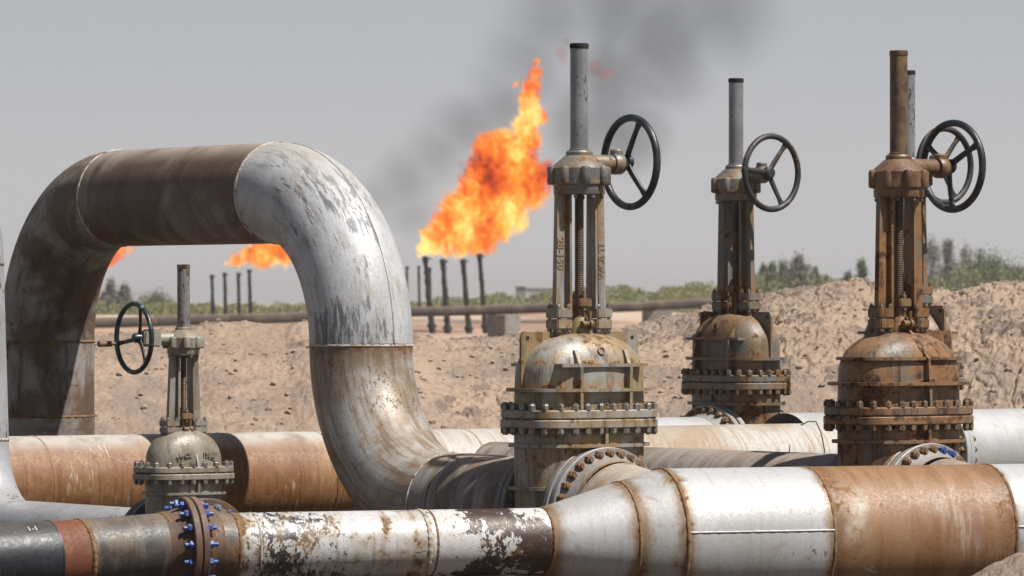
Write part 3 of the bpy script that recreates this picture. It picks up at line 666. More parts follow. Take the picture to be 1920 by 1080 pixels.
    for s_ in (1, -1):
        bm = bmesh.new(); c = s_*pm; box(bm, c-pw, c+pw, -pd, pd, (p0+p1)/2+.002, p1, .008*k)
        dy0, dy1, di = .022*k, .020*k, .055*k
        for ub0, ub1, ut0, ut1, d0, d1 in ((P['u1b']-.058*k, P['u1b'], P['u1']-.052*k, P['u1'], dy0, dy1), (P['u0b'], P['u0b']+.018*k, P['u0'], P['u0']+.016*k, di, di*.9),
                                           (P['u0b']+.018*k, P['u1b']-.058*k, P['u0']+.016*k, P['u1']-.052*k, .014*k, .014*k)):
            v = [bm.verts.new(p) for z, q0, q1, d_ in ((p1-.004, ub0, ub1, d0), (yoke_top+.01, ut0, ut1, d1)) for p in ((s_*q0, -d_, z), (s_*q1, -d_, z), (s_*q1, d_, z), (s_*q0, d_, z))]
            for q in ((0, 3, 2, 1), (4, 5, 6, 7), (0, 1, 5, 4), (1, 2, 6, 5), (2, 3, 7, 6), (3, 0, 4, 7)): bm.faces.new([v[i] for i in q])
        ar = obj('yoke_arm', bm, cast, th); arms.append(ar)
        for su, sy in ((1, 1), (1, -1), (-1, 1), (-1, -1)):
            put_bolt(bb, th, ar, (c+su*(pw-.022*k), sy*(pd-.02*k), (p0+p1)/2), None, su*.4)
    if letters and ribs == 'grid':
        zt = p1+(yoke_top-p1)*.48
        text_part('28-150', .075, th, arms[1], (-(P['u1']+P['u1b'])/2+.026, -dy0*.975, zt), (Matrix.Rotation(R(90), 3, 'X') @ Matrix.Rotation(R(-90), 3, 'Z')).to_euler(), 'cast_mark', .004)
        text_part('WCB TI', .068, th, arms[0], ((P['u1']+P['u1b'])/2-.026, -dy0*.975, zt-.05), (Matrix.Rotation(R(90), 3, 'X') @ Matrix.Rotation(R(90), 3, 'Z')).to_euler(), 'cast_mark', .004)
    # gland and screw
    bm = bmesh.new(); box(bm, -.055*k, .055*k, -.075*k, .075*k, p1+.005, p1+.065*k, .008*k); lathe(bm, [(.05*k, p1-.06*k), (.05*k, p1+.01)], seg=20)
    gl = obj('gland', bm, 'bronze', th, smooth=35)
    gb = hexbolt('bolt', .03*k, .02*k, .025*k, 'nut_brown', .02*k)
    for s_ in (1, -1): put_bolt(gb, th, gl, (0, s_*.05*k, p1+.035*k))
    bm = bmesh.new(); lathe(bm, [(.022*k, -.045*k), (.022*k, .045*k)], (0, -b*.33, p0+.035*k), X, 14); lathe(bm, [(.035*k, -.012*k), (.035*k, .012*k)], (.02*k, -b*.33, p0+.03*k), X, 16)
    lathe(bm, [(.013*k, 0), (.013*k, .09*k)], (.02*k, -b*.33, p0+.03*k), (0, 0, 1), 10)
    obj('eye_bolt', bm, 'bronze', th, smooth=35)
    bm = bmesh.new(); pr = []; z = p1+.06*k; r = P['rs']; pitch = .0125*max(k, .85)
    while z < yoke_top: pr += [(r*.86, z), (r*.88, z+pitch*.3), (r, z+pitch*.45), (r, z+pitch*.7)]; z += pitch
    lathe(bm, pr, seg=20); obj('screw_stem', bm, 'screw', th, smooth=20)
    # gear housing
    hr = .19*k if k > .9 else .115
    at_, gh = P['arm'], P['ght']; bm = bmesh.new()
    lathe(bm, [(hr*.88, at_), (hr*.90, at_+.008), (hr*.90, at_+(gh-at_)*.2), (hr*.97, at_+(gh-at_)*.24), (hr*.98, at_+(gh-at_)*.6), (hr*.9, at_+(gh-at_)*.66), (hr*.55, at_+(gh-at_)*.86), (hr*.47, at_+(gh-at_)*.89), (hr*.47, gh-.012), (hr*.42, gh)], seg=40)
    for i in range(8):
        t = (i+.5)*math.pi/4; cx, cy = hr*.96*math.cos(t), hr*.96*math.sin(t)
        lathe(bm, [(.026*k, at_+(gh-at_)*.22), (.034*k, at_+(gh-at_)*.26), (.034*k, at_+(gh-at_)*.58), (.028*k, at_+(gh-at_)*.63), (.01*k, at_+(gh-at_)*.645)], (cx, cy, 0), seg=12)
    su = 1 if P['hu'] > 0 else -1; hz = P['hz']; hu = abs(P['hu'])
    lathe(bm, [(.055*k, 0), (.055*k, hu*.56)], (su*.05*k, 0, hz-.01*k), X*su, 24)
    if k > .9:
        lathe(bm, [(.066, 0), (.072, .01), (.072, .07), (.062, .085), (.05, .10)], (su*(hu-.155), 0, hz-.012), X*su, 28)
        lathe(bm, [(.045, 0), (.045, .075), (.035, .085)], (su*(hu-.115), 0, hz), (0, 0, 1), 20)
    else:
        box(bm, *sorted((su*(hu-.17), su*(hu-.09))), -.055, .055, hz-.055, hz+.055, .008)
        box(bm, *sorted((su*(hu-.09), su*(hu-.05))), -.045, .045, hz-.045, hz+.045, .008)
    hs_ = obj('gear_housing', bm, house, th, smooth=35)
    bg_ = hexbolt('bolt', .02*k, .014*k, .016*k, nut2 or 'nut_steel', .005)
    for i in range(8):
        t = i*math.pi/4; put_bolt(bg_, th, hs_, (hr*.8*math.cos(t), hr*.8*math.sin(t), at_+.012*k))
    bm = bmesh.new(); lathe(bm, [(.02*k, 0), (.02*k, .14*k)], (su*(hu-.14*k), 0, hz), X*su, 16); obj('drive_shaft', bm, 'nut_rust', th, smooth=40)
    handwheel(th, Vector((su*hu, 0, hz)), X*su, P['Rw'], P['rw'], wheel, phase, crank, None)
    # stem tube
    tr, tt = P['tr'], P['ttop']; bm = bmesh.new(); lathe(bm, [(tr*1.12, gh-.012), (tr*1.12, gh+.012), (tr, gh+.014), (tr, tt-.03*k)], seg=32, caps=False)
    tb = obj('stem_tube', bm, tube, th, smooth=40)
    bm = bmesh.new(); lathe(bm, [(tr*1.03, tt-.032*k), (tr*1.05, tt-.03*k), (tr*1.05, tt), (tr*.9, tt+.004), (tr*.88, tt-.02)], seg=32)
    obj('tube_cap', bm, 'soot' if tube == 'tube_grey' else tube, th, tb, smooth=40)
    # pipe flanges with their bolts
    for s_, fm in zip((-1, 1), fmats):
        fm = cast if fm == 'cast' else fm
        bm = bmesh.new(); t = P['ft']; c = .006
        lathe(bm, [(P['pr'], -t), (P['fr']-c, -t), (P['fr'], -t+c), (P['fr'], -c), (P['fr']-c, 0), (.1, 0)], (0, s_*P['ff'], 0), Y*s_, 80)
        f = obj('pipe_flange', bm, fm, th, smooth=30)
        b1 = hexbolt('bolt', t+.003, .030*max(k, .85), .036, fboltmat, .014)
        extra = {m: hexbolt('bolt', t+.003, .031*max(k, .85), .037, m, .014) for m, _, _ in blue} if s_ < 0 else {}
        c0 = Vector((0, s_*(P['ff']+.003), 0)); ax = Y*s_; aa, bb_ = frame_of(ax); rr = P['fr']-.055
        for j in range(P['nfb']):
            t_ = 2*math.pi*(j+.5)/P['nfb']; p = c0+(aa*math.cos(t_)+bb_*math.sin(t_))*rr
            mm = b1
            if s_ < 0 and blue:
                ang = math.degrees(math.atan2(p.z, p.x)) % 360   # 90 = top of the flange
                for m, lo, hi in blue:
                    if lo <= ang < hi: mm = extra[m]
            put_bolt(mm, th, f, p, ax, j*.7)
    return th

SC, SR = Vector((.819, .574, 0)), 0
def px_at(px, D, z): return Vector(((px-960)/F*D, D, z))
yawA = math.atan2(.574, .819)
valve(BIG, 'gate_valve', 'big grey gate valve with black handwheel at its right, joined to the arched pipe', VC, yawA,
      ('cast_grey', 'tube_grey', 'housing_grey', 'wheel_black'), 'grid', phase=R(-22), fmats=('flange_grey', 'flange_dark'))
VR = px_at(1685, 34.4, EZ-1.405)
valve(dict(BIG, hu=.50), 'gate_valve', 'rust covered gate valve with rusty stem tube and two blue nuts on its flange', VR, R(38),
      ('cast_rust', 'tube_rust', 'housing_rust', 'wheel_black'), 'bands', phase=R(-60), nut2='nut_brown', lugs=(1,), fmats=('flange_grey', 'flange_dark'),
      blue=(('nut_blue', 58, 86), ('nut_blue', 135, 148)))
VB = px_at(1380, 41.3, EZ-1.29)
valve(dict(BIG, a=.41, b=.255, fa=.455, fb=.305), 'gate_valve', 'distant grey and rust gate valve standing behind the long pipe before the sand bank', VB, R(-49.5),
      ('cast_half', 'tube_grey', 'housing_grey', 'wheel_rusty'), 'grid', phase=R(35), letters=False, nut2='nut_brown', fmats=('flange_grey', 'flange_grey'))
VD = px_at(1702, 41.0, EZ-1.24)
valve(dict(BIG, a=.41, b=.255, fa=.455, fb=.305), 'gate_valve', 'gate valve mostly hidden behind the rust covered valve, only thin pale tube and wheel showing', VD, R(-49.5),
      ('cast_half', 'tube_grey', 'housing_grey', 'wheel_rusty'), 'grid', phase=R(35), letters=False, nut2='nut_brown', fmats=('header_white', 'header_white'))
# small valve on the front line
TS = hp(hs(453)); VS = TS-vd*.69; VS.z = EZ-1.55
valve(SMALL, 'gate_valve', 'small beige gate valve with teal black wheel and crank handle at its left', VS, math.atan2(.574, .819),
      ('cast_beige', 'tube_chipped', 'cast_beige', 'wheel_teal'), 'plain', phase=R(20), crank=2, fboltmat='nut_blue', fmats=('brown_steel', 'flange_dark'),
      blue=(('nut_pale', 74, 92),))

# ------------------------------------------------------------------ branch pipes
def run(name, label, pts, r, mat, base, cat='pipeline', extra=None, rust=None, seg=64, group=None):
    th = T(name, label, cat, basez(Vector(base)), group=group)
    obj('pipe_section', sweep(pts, r, seg, rust=rust), mat, th)
    return th
def comp_flange(th, c, d, r, t, pr, mat):
    """the pipe's own flange and tapered neck; d points away from the valve"""
    d = Vector(d); disc_flange(th, c+d*t/2, d, r, t, .2 if r > .4 else .1, mat)
    bm = bmesh.new(); lathe(bm, [(pr+.055, 0), (pr+.045, .015), (pr+.012, .07), (pr+.002, .11)], c+d*t, d, 64, False); obj('flange_neck', bm, mat, th, smooth=40)
g_ = .276
s0 = VC+vd*g_
th = run('branch_pipe', 'short pale branch pipe from the big grey valve into the header', line(s0+vd*.15, s0+vd*1.05-up*.15), .3555, 'pale_pipe', s0, rust=ends(.05, .5), group='branch pipes')
comp_flange(th, s0, vd, .45, .05, .3555, 'flange_grey'); weld(th, None, s0+vd*.165, vd, .3555, 'weld_rust', .01)
vr = Vector((math.sin(R(38)), -math.cos(R(38)), 0)); s1 = VR+vr*g_
th = run('branch_pipe', 'short rust stained branch pipe from the rust covered valve into the header', line(s1+vr*.15, s1+vr*1.0-up*.15), .3555, 'brown_grey', s1, rust=ends(.05, .5), group='branch pipes')
comp_flange(th, s1, vr, .45, .05, .3555, 'flange_grey')
s2 = VS+vd*.26
th = run('branch_pipe', 'short dark brown branch pipe from the small valve into the front pipe', line(s2+vd*.1, TS+Vector((0, 0, 0)), 8), .2185, 'brown_steel', s2, group='branch pipes')
comp_flange(th, s2, vd, .3175, .045, .2185, 'brown_steel')
# far side of the rust covered valve: a pipe going back to the long line
e = VR-vr*g_; far = e-Vector((.60, -.80, 0)).normalized()*0
vb = -vr
th = run('return_pipe', 'brown and grey weathered pipe reaching back from the rust covered valve', line(e+vb*.15, e+vb*4.9, 30), .3555, 'brown_grey', e, rust=lambda s_, L, t: .3*math.exp(-(L-s_)/.2))
comp_flange(th, e, vb, .45, .05, .3555, 'flange_dark')
# long pipe behind
A0, A1 = px_at(-140, 35.6, EZ-1.315), px_at(1600, 40.05, EZ-1.315)
th = T('long_pipe', 'long level pipe, orange brown at left and pale at right, behind the arch', 'pipeline', basez(A0))
def AP(px):
    k = (px-960)/F; d = A1-A0; t = (k*A0.y-A0.x)/(d.x-k*d.y); return A0+d*t
obj('pipe_section', sweep(line(AP(-140), AP(625), 40), .357, 72), 'orange_pipe', th, label='orange brown rusted stretch')
obj('pipe_section', sweep(line(AP(625), AP(1600), 40), .357, 72, caps=True), 'pale_pipe', th, label='pale stretch with tan stains')
for px in (60, 410, 588): weld(th, None, AP(px), A1-A0, .356, 'orange_pipe', .007)
weld(th, None, AP(868), A1-A0, .356, 'pale_pipe', .007)
# lines of the two farther valves
e = VB-v2*g_
th = run('branch_pipe', 'short branch pipe from the distant grey valve into the long pipe', line(e-v2*.15, e-v2*.95), .3555, 'header_white', e, group='branch pipes')
comp_flange(th, e, -v2, .45, .05, .3555, 'flange_grey')
e = VB+v2*g_
th = run('outgoing_pipe', 'pinkish brown pipe leaving behind the distant grey valve', line(e+v2*.15, e+v2*6, 30), .3555, 'brown_grey', e)
comp_flange(th, e, v2, .45, .05, .3555, 'flange_dark')
e = VD-v2*g_
th = run('branch_pipe', 'short branch pipe from the hidden valve into the long pipe', line(e-v2*.15, e-v2*1.1), .3555, 'header_white', e, group='branch pipes')
e = VD+v2*g_
th = run('outgoing_pipe', 'bright white pipe with bolted white flange at the right edge', line(e+v2*.14, e+v2*2.5, 30), .3555, 'header_white', e)
comp_flange(th, e, v2, .45, .05, .3555, 'header_white')
# white riser at the left edge
th = T('riser_pipe', 'white upright pipe rising at the left edge and elbowed into the small valve', 'pipeline', basez(VS-vd*2.7))
Rr = .62; LV = VS-vd*2.70; rr = .2285
c = LV+vd*Rr+up*Rr
e = VS-vd*.265
obj('pipe_section', sweep(line(e-vd*.1, LV+vd*Rr, 16), rr, 64), 'riser_white', th)
obj('elbow', sweep(elbow(c, -up, -vd, Rr), rr, 64), 'riser_white', th)
zt = EZ+.25
obj('pipe_section', sweep(line(LV+up*Rr, (LV.x-.035, LV.y, zt), 12), rr, 64), 'riser_white', th)
c = Vector((LV.x-.035, LV.y, zt))-vd*Rr
obj('elbow', sweep(elbow(c, vd, up, Rr), rr, 64), 'riser_white', th)
obj('pipe_section', sweep(line(c+up*Rr, c+up*Rr-vd*1.5, 6), rr, 64), 'riser_white', th)
weld(th, None, LV+up*Rr, up, rr, 'weld_white', .008); weld(th, None, (LV.x-.035, LV.y, zt), up, rr, 'weld_brown', .007)
comp_flange(th, e, -vd, .3175, .045, rr, 'flange_dark')
# a loop of wire lying over the long pipe
w = [px_at(1502, 39.3, EZ+(HZ-797)/F*39.3), px_at(1515, 39.2, EZ-.93), px_at(1530, 39.2, EZ-.93), px_at(1540, 39.1, EZ-1.02), px_at(1546, 39.1, EZ-1.15), px_at(1548, 39.0, EZ-1.4)]
cu = []
for i in range(len(w)-1):
    for j in range(6): cu.append(w[i].lerp(w[i+1], j/6))
o = obj('loose_wire', sweep(cu, .005, 6), 'wire'); tag(o, 'thin dark wire hanging over the pale pipe left of the rusted valve', 'wire')

# ------------------------------------------------------------------ far plain: pipeline, stacks, cabins
th = T('far_pipeline', 'long brown pipeline crossing the plain far behind the sand bank', 'pipeline', (0, 240, .1))
P0, P1 = at(-60, 613, 215), at(1420, 566, 262)
pts = []
for i in range(60):
    p = P0.lerp(P1, i/59); p.z += .02*math.sin(i*.5)+.04*math.sin(i*.21+1); pts.append(p)
obj('pipe_section', sweep(pts, .235, 24), 'back_pipe', th)
for i in (12, 27, 33, 46): weld(th, None, pts[i], P1-P0, .237, 'back_pipe', .03)
for px, wdt, dp, top in ((945, .95, 1.5, -.1), (1232, 1.5, .8, -.2)):
    k_ = (px-960)/F; d_ = P1-P0; p = P0+d_*((k_*P0.y-P0.x)/(d_.x-k_*d_.y))
    base = float(height(np.array([p.x]), np.array([p.y]))[0])+EZ
    s = T('pipe_support', 'concrete block carrying the far pipeline, %s' % ('pale block beside the flare stacks' if px < 1000 else 'low dark block behind the distant valve'), 'support', (p.x, p.y, base), R(35 if px < 1000 else 0), 'concrete blocks under the far pipeline', off=(0, 0, 0))
    bm = bmesh.new(); hgt = p.z-.24-base; box(bm, -wdt/2, wdt/2, -dp/2, dp/2, -.3, hgt, .03)
    obj('block', bm, 'concrete', s)
    bm = bmesh.new()
    for k in range(3): lathe(bm, [(.02, 0), (.02, .35)], (-wdt*.3+k*wdt*.3, -dp*.42, hgt), seg=6)
    obj('anchor_rod', bm, 'soot', s)
def stack(px0, py0, px1, py1, D, r, label, group):
    a, b = at(px1, py1, D), at(px0, py0, D); n = 26; pts, rad = [], []
    g0 = float(height(np.array([a.x]), np.array([a.y]))[0])+EZ-.1
    a.z = min(a.z, g0)
    for i in range(n+1):
        f = i/n; p = a.lerp(b, f); p.x += random.uniform(-1, 1)*r*.14; pts.append(p); rad.append(r*(1.12-.2*f)*random.uniform(.86, 1.14))
    s = T('flare_stack', label, 'flare stack', (a.x, a.y, a.z), group=group)
    obj('pipe', sweep(pts, rad, 10, caps=True), 'soot', s)
    bm = bmesh.new(); d = (b-a).normalized(); lathe(bm, [(r*.8, -r*3), (r*1.15, -r*1.5), (r*1.2, 0), (r*.6, r*.4)], b, d, 10); lathe(bm, [(r*.4, 0), (r*.35, r*2.2)], b-d*r*1.4, (1, 0, .45), 6)
    obj('burner_tip', bm, 'soot', s, smooth=60)
    bm = bmesh.new(); q = a.lerp(b, .17); lathe(bm, [(r*1.0, -r*2.6), (r*1.4, -r*1.2), (r*1.45, r*.4), (r*1.0, r*2)], q, d, 10); lathe(bm, [(r*.4, -r*1.9), (r*.4, r*1.9)], q, (1, 0, 0), 8)
    obj('valve_joint', bm, 'soot', s, smooth=60)
gl = 'flare stacks under the largest flame'
stack(797, 482, 812, 637, 280, .145, 'thick black flare stack, first from the arch under the largest flame', gl)
stack(830, 487, 841, 642, 280, .145, 'thick black flare stack with a bent tip, second under the largest flame', gl)
stack(868, 487, 881, 642, 280, .14, 'thick black flare stack, third under the largest flame', gl)
stack(899, 477, 912, 640, 280, .135, 'thick black flare stack nearest the big grey valve', gl)
g2 = 'thin flare stacks farther off beside the arch'
stack(763, 500, 763, 600, 330, .085, 'thin faint flare stack touching the silver elbow', g2)
stack(785, 499, 787, 602, 330, .085, 'thin faint flare stack between silver elbow and thick stacks', g2)
stack(806, 502, 808, 600, 330, .08, 'thin faint flare stack just behind the first thick stack', g2)
stack(835, 500, 836, 612, 340, .06, 'thin faint flare stack behind the second thick stack', g2)
g3 = 'flare stacks seen through the arch'
for i, (a, b, lb) in enumerate(((397, 401, 'leftmost'), (421, 424, 'second from left'), (447, 449, 'third from left'), (467, 471, 'rightmost, topped by flame'))):
    stack(a, (516, 512, 512, 506)[i], b, 597, 300, .105, 'black flare stack seen under the arch, %s of four' % lb, g3)
# cabins
def cabin(px0, px1, py0, D, mat, label, win=True):
    a, b = at(px0, py0, D), at(px1, py0, D); g0 = float(height(np.array([a.x]), np.array([D*1.]))[0])+EZ-.2; w = b.x-a.x; h = a.z-g0
    th = T('site_cabin', label, 'cabin', ((a.x+b.x)/2, D, g0), off=(0, 0, 0))
    bm = bmesh.new(); box(bm, -w/2, w/2, 0, 5, 0, h-.15, .03); obj('wall', bm, mat, th)
    bm = bmesh.new(); box(bm, -w/2-.15, w/2+.15, -.15, 5.15, h-.148, h, .02); obj('roof', bm, 'cabin_white' if mat == 'cabin_white' else 'cabin_grey', th)
    if win:
        for k in range(2):
            bm = bmesh.new(); x = -w*.25+k*w*.5; box(bm, x-.4, x+.4, -.03, -.002, h*.5, h*.5+.7); obj('window', bm, 'cabin_grey', th)
cabin(984, 1042, 539, 700, 'cabin_white', 'long white site cabin on the horizon left of the big valve')
cabin(967, 985, 537, 690, 'cabin_grey', 'square grey tank housing beside the white cabin on the horizon', False)

# ------------------------------------------------------------------ plants
def leafmat(name, c1, c2):
    g = G(name); oc = g.coord(); n = g.noise(.6, 3, .6); n2 = g.noise(7, 3, .6)
    col = g.mix(g.ramp(n, .4, .6), c1, c2); col = g.mix(g.ramp(n2, .4, .65, 0, .6), col, tuple(x*.45 for x in c1))
    g.principled(col, .8, 0, spec=.2); M[name] = g.m
leafmat('tamarisk', (.135, .16, .095), (.18, .20, .13)); leafmat('scrub_leaf', (.165, .18, .08), (.22, .225, .11)); leafmat('grey_leaf', (.17, .175, .145), (.23, .225, .19))
mk('bark', base=(.12, .09, .07), rt=.9, rough=.9, halo=0)
rng = np.random.default_rng(5)
def leaves(pts, size, flat=.6):
    n = len(pts); P = np.asarray(pts); s_ = size*rng.uniform(.5, 1.4, (n, 1))
    d = rng.normal(size=(n, 3)); d /= np.linalg.norm(d, axis=1, keepdims=True); e_ = np.cross(d, rng.normal(size=(n, 3))); e_ /= np.linalg.norm(e_, axis=1, keepdims=True)
    q = np.stack([P-d*s_, P+e_*s_*flat, P+d*s_, P-e_*s_*flat], 1).reshape(-1, 3)
    me = bpy.data.meshes.new('leaves'); me.vertices.add(len(q)); me.vertices.foreach_set('co', q.ravel()); me.loops.add(4*n)
    me.loops.foreach_set('vertex_index', np.arange(4*n, dtype=np.int32)); me.polygons.add(n); me.polygons.foreach_set('loop_start', np.arange(0, 4*n, 4, dtype=np.int32)); me.update(calc_edges=True)
    return me
def air():
    bm = bmesh.new(); box(bm, -14000, 14000, -40, 14500, -1.6, 40)
    o = obj('haze', bm, None); g = G('dusty_air'); p = g.n.new('ShaderNodeVolumePrincipled')
    p.inputs['Color'].default_value = (.86, .85, .86, 1); p.inputs['Density'].default_value = HAZE; p.inputs['Anisotropy'].default_value = .2
    g.l.new(p.outputs[0], g.out.inputs['Volume']); o.data.materials.append(g.m); tag(o, 'thin dusty air over the whole plain', kind='stuff')
HAZE = .00025
air()
def gz(x, y): return float(height(np.array([x*1.]), np.array([y*1.]))[0])+EZ
def tree(px, py_top, D, wpx, shape, mat, label, group, n=5200):
    """py_top: the photo row of its top; wpx: width in photo pixels"""
    x = (px-960)/F*D; g0 = gz(x, D)-.1; top = EZ+(HZ-py_top)/F*D; h = top-g0; w = wpx/F*D/2*1.35
    th = T('tamarisk_tree', label, 'tree', (x, D, g0), group=group, off=(0, 0, 0))
    P_ = []; cl = []
    for k in range(26 if shape != 'spire' else 14):
        f = rng.uniform(.18, 1) if shape != 'spire' else rng.uniform(.1, 1)
        rad = w*(math.sin(min(1, f*1.1)*math.pi)**.55*.95+.1) if shape == 'round' else w*(1.05-f)*1.1
        a = rng.uniform(0, 2*math.pi); rr_ = rad*math.sqrt(rng.uniform(0, 1))
        cl.append((rr_*math.cos(a), rr_*math.sin(a), h*f*.95, w*rng.uniform(.2, .42)*(1.2-.4*f)))
    if shape == 'spire': cl += [(0, 0, h*f, w*.22) for f in (.8, .9, .97)]
    for cx, cy, cz, cr in cl:
        m = n//len(cl); v = rng.normal(size=(m, 3))*cr*.52; v[:, 2] *= 1.5; P_.append(v+[cx, cy, cz])
    me = leaves(np.concatenate(P_), .085); obj('crown', me, mat, th)
    V = []
    bm = bmesh.new(); lathe(bm, [(.05*h*.6, -.2), (.035*h*.6, h*.4), (.012*h, h*.85)], (0, 0, 0), (rng.uniform(-.05, .05), 0, 1), 7)
    for cx, cy, cz, cr in cl[:9]:
        z0 = cz*.45; d = Vector((cx, cy, cz-z0)); lathe(bm, [(.012*h, 0), (.004*h, d.length)], (0, 0, z0), d, 5)
    obj('trunk', bm, 'bark', th)
gt = 'tamarisk trees on the horizon'
TR = [(1745, 462, 92, 'round', 'grey_leaf', 'grey green tree right beside the rust covered valve'), (1778, 456, 62, 'spire', 'grey_leaf', 'tall slim grey tree, tallest of the right hand clump'),
      (1808, 466, 70, 'round', 'grey_leaf', 'feathery grey tree in the middle of the right hand clump'), (1838, 476, 70, 'round', 'tamarisk', 'lower tree joining the grey clump to the dark one'),
      (1862, 484, 80, 'round', 'tamarisk', 'dark green rounded tree at the right end of the clump'), (1905, 506, 90, 'round', 'tamarisk', 'low green tree cut by the right edge'),
      (1433, 500, 34, 'spire', 'tamarisk', 'narrow pointed tree touching the distant valve'), (1448, 496, 34, 'spire', 'tamarisk', 'narrow pointed tree, twin right of the first pointed one'),
      (1468, 494, 46, 'round', 'tamarisk', 'leafy tree left of the tallest tree in the middle clump'), (1497, 482, 52, 'round', 'grey_leaf', 'tallest bare looking tree of the middle clump'),
      (1528, 508, 40, 'spire', 'tamarisk', 'small thin tree right of the tallest middle tree'), (1548, 522, 40, 'spire', 'tamarisk', 'tiny spiky tree before the sand peak'),
      (1616, 492, 36, 'spire', 'tamarisk', 'lone pointed tree above the sand peak'), (1590, 516, 40, 'spire', 'tamarisk', 'low wispy tree left of the lone pointed tree'),
      (208, 531, 44, 'spire', 'grey_leaf', 'taller grey tree seen under the arch beside its rusty leg'), (233, 540, 40, 'spire', 'grey_leaf', 'shorter grey tree seen under the arch above the handwheel'),
      (292, 560, 60, 'round', 'tamarisk', 'round green shrub tree seen under the arch above the stem tube')]
for px, py, w, sh, mt, lb in TR: tree(px, py, 430+rng.uniform(-25, 25), w, sh, mt, lb, gt)
# belt of scrub: nobody could count it
pts = []
def belt(px0, px1, tops, D0, D1, n, k=1.):
    for i in range(n):
        px = rng.uniform(px0, px1); D = rng.uniform(D0, D1); t = np.interp(px, *tops); x = (px-960)/F*D
        lump = float(vnoise(np.array([px/26.]), np.array([D*.02]), 3)[0])*2; lump2 = float(vnoise(np.array([px/7.]), np.array([D*.05]), 8)[0])
        ztop = EZ+(HZ-t+lump*12+lump2*8)/F*D*k
        pts.append((x, D, ztop))
tops = ([-300, 60, 180, 300, 400, 560, 700, 780, 900, 1000, 1100, 1200, 1340, 1430, 1560, 1650, 1730, 1800, 1900, 2100],
        [577, 577, 571, 568, 578, 576, 572, 566, 562, 552, 545, 543, 537, 520, 528, 535, 520, 503, 506, 505])
belt(-250, 2150, tops, 400, 520, 6500)
allp = []
for x, D, zt_ in pts:
    g0 = gz(x, D); h = max(.3, zt_-g0); m = int(12+h*11)
    f = rng.uniform(0, 1, m); allp.append(np.stack([x+rng.normal(size=m)*.40*(1.15-f*.8), D+rng.normal(size=m)*.5, g0+h*f], 1))
o = obj('scrub_belt', leaves(np.concatenate(allp), .105), 'scrub_leaf'); tag(o, 'belt of green desert scrub along the horizon', 'scrub', kind='stuff')
# pale stones on the sand bank
bm = bmesh.new(); V = []; Fc = []
ico = bmesh.new(); bmesh.ops.create_icosphere(ico, subdivisions=1, radius=1); iv = [v.co.copy() for v in ico.verts]; ifc = [[v.index for v in f.verts] for f in ico.faces]; ico.free()
for i in range(2200):
    D = rng.uniform(49, 54.5); px = rng.uniform(-40, 1960); x = (px-960)/F*D; r = .006+.032*rng.random()**6; z = gz(x, D); b0 = len(V)
    for v in iv: V.append((x+v.x*r*rng.uniform(.7, 1.4), D+v.y*r*rng.uniform(.7, 1.3), z+r*.35+v.z*r*rng.uniform(.5, .9)))
    Fc += [[b0+q for q in f] for f in ifc]
bm.free(); me = bpy.data.meshes.new('stones'); me.from_pydata(V, [], Fc); me.update()
mk('stone', base=(.44, .34, .265), base2=(.34, .26, .20), s2=1.5, t2=(.48, .52), rt=.95, rough=.9, halo=0)
o = obj('loose_stones', me, 'stone'); tag(o, 'small loose stones strewn over the sand bank', 'gravel', kind='stuff')

# ------------------------------------------------------------------ flames and smoke
def hull(name, blobs, k, vox, D):
    bm = bmesh.new()
    for x, y, z, r in blobs:
        bmesh.ops.create_icosphere(bm, subdivisions=3, radius=r*k, matrix=Matrix.Translation((x, y, z)))
    me = bpy.data.meshes.new(name); bm.to_mesh(me); bm.free(); o = bpy.data.objects.new('tmp', me); C.objects.link(o)
    m = o.modifiers.new('r', 'REMESH'); m.mode = 'VOXEL'; m.voxel_size = vox
    me2 = bpy.data.meshes.new_from_object(o.evaluated_get(bpy.context.evaluated_depsgraph_get())); bpy.data.objects.remove(o)
    me2.materials.clear(); return me2
def falloff(g, vec, blobs, k):
    cur = None
    for x, y, z, r in blobs:
        d = g.n.new('ShaderNodeVectorMath'); d.operation = 'DISTANCE'; g.l.new(vec, d.inputs[0]); d.inputs[1].default_value = (x, y, z)
        v = g.math('SUBTRACT', 1., g.math('MULTIPLY', d.outputs['Value'], 1/(r*k)))
        if cur is None: cur = v
        else:
            t = g.n.new('ShaderNodeMath'); t.operation = 'SMOOTH_MAX'; g.l.new(cur, t.inputs[0]); g.l.new(v, t.inputs[1]); t.inputs[2].default_value = .12; cur = t.outputs[0]
    return cur
def px_blobs(L, D, o, ky=.8):
    return [((px-960)/F*D-o.x, rng.uniform(-.3, .3)*r/F*D*ky, EZ+(HZ-py)/F*D-o.z, r/F*D) for px, py, r in L]
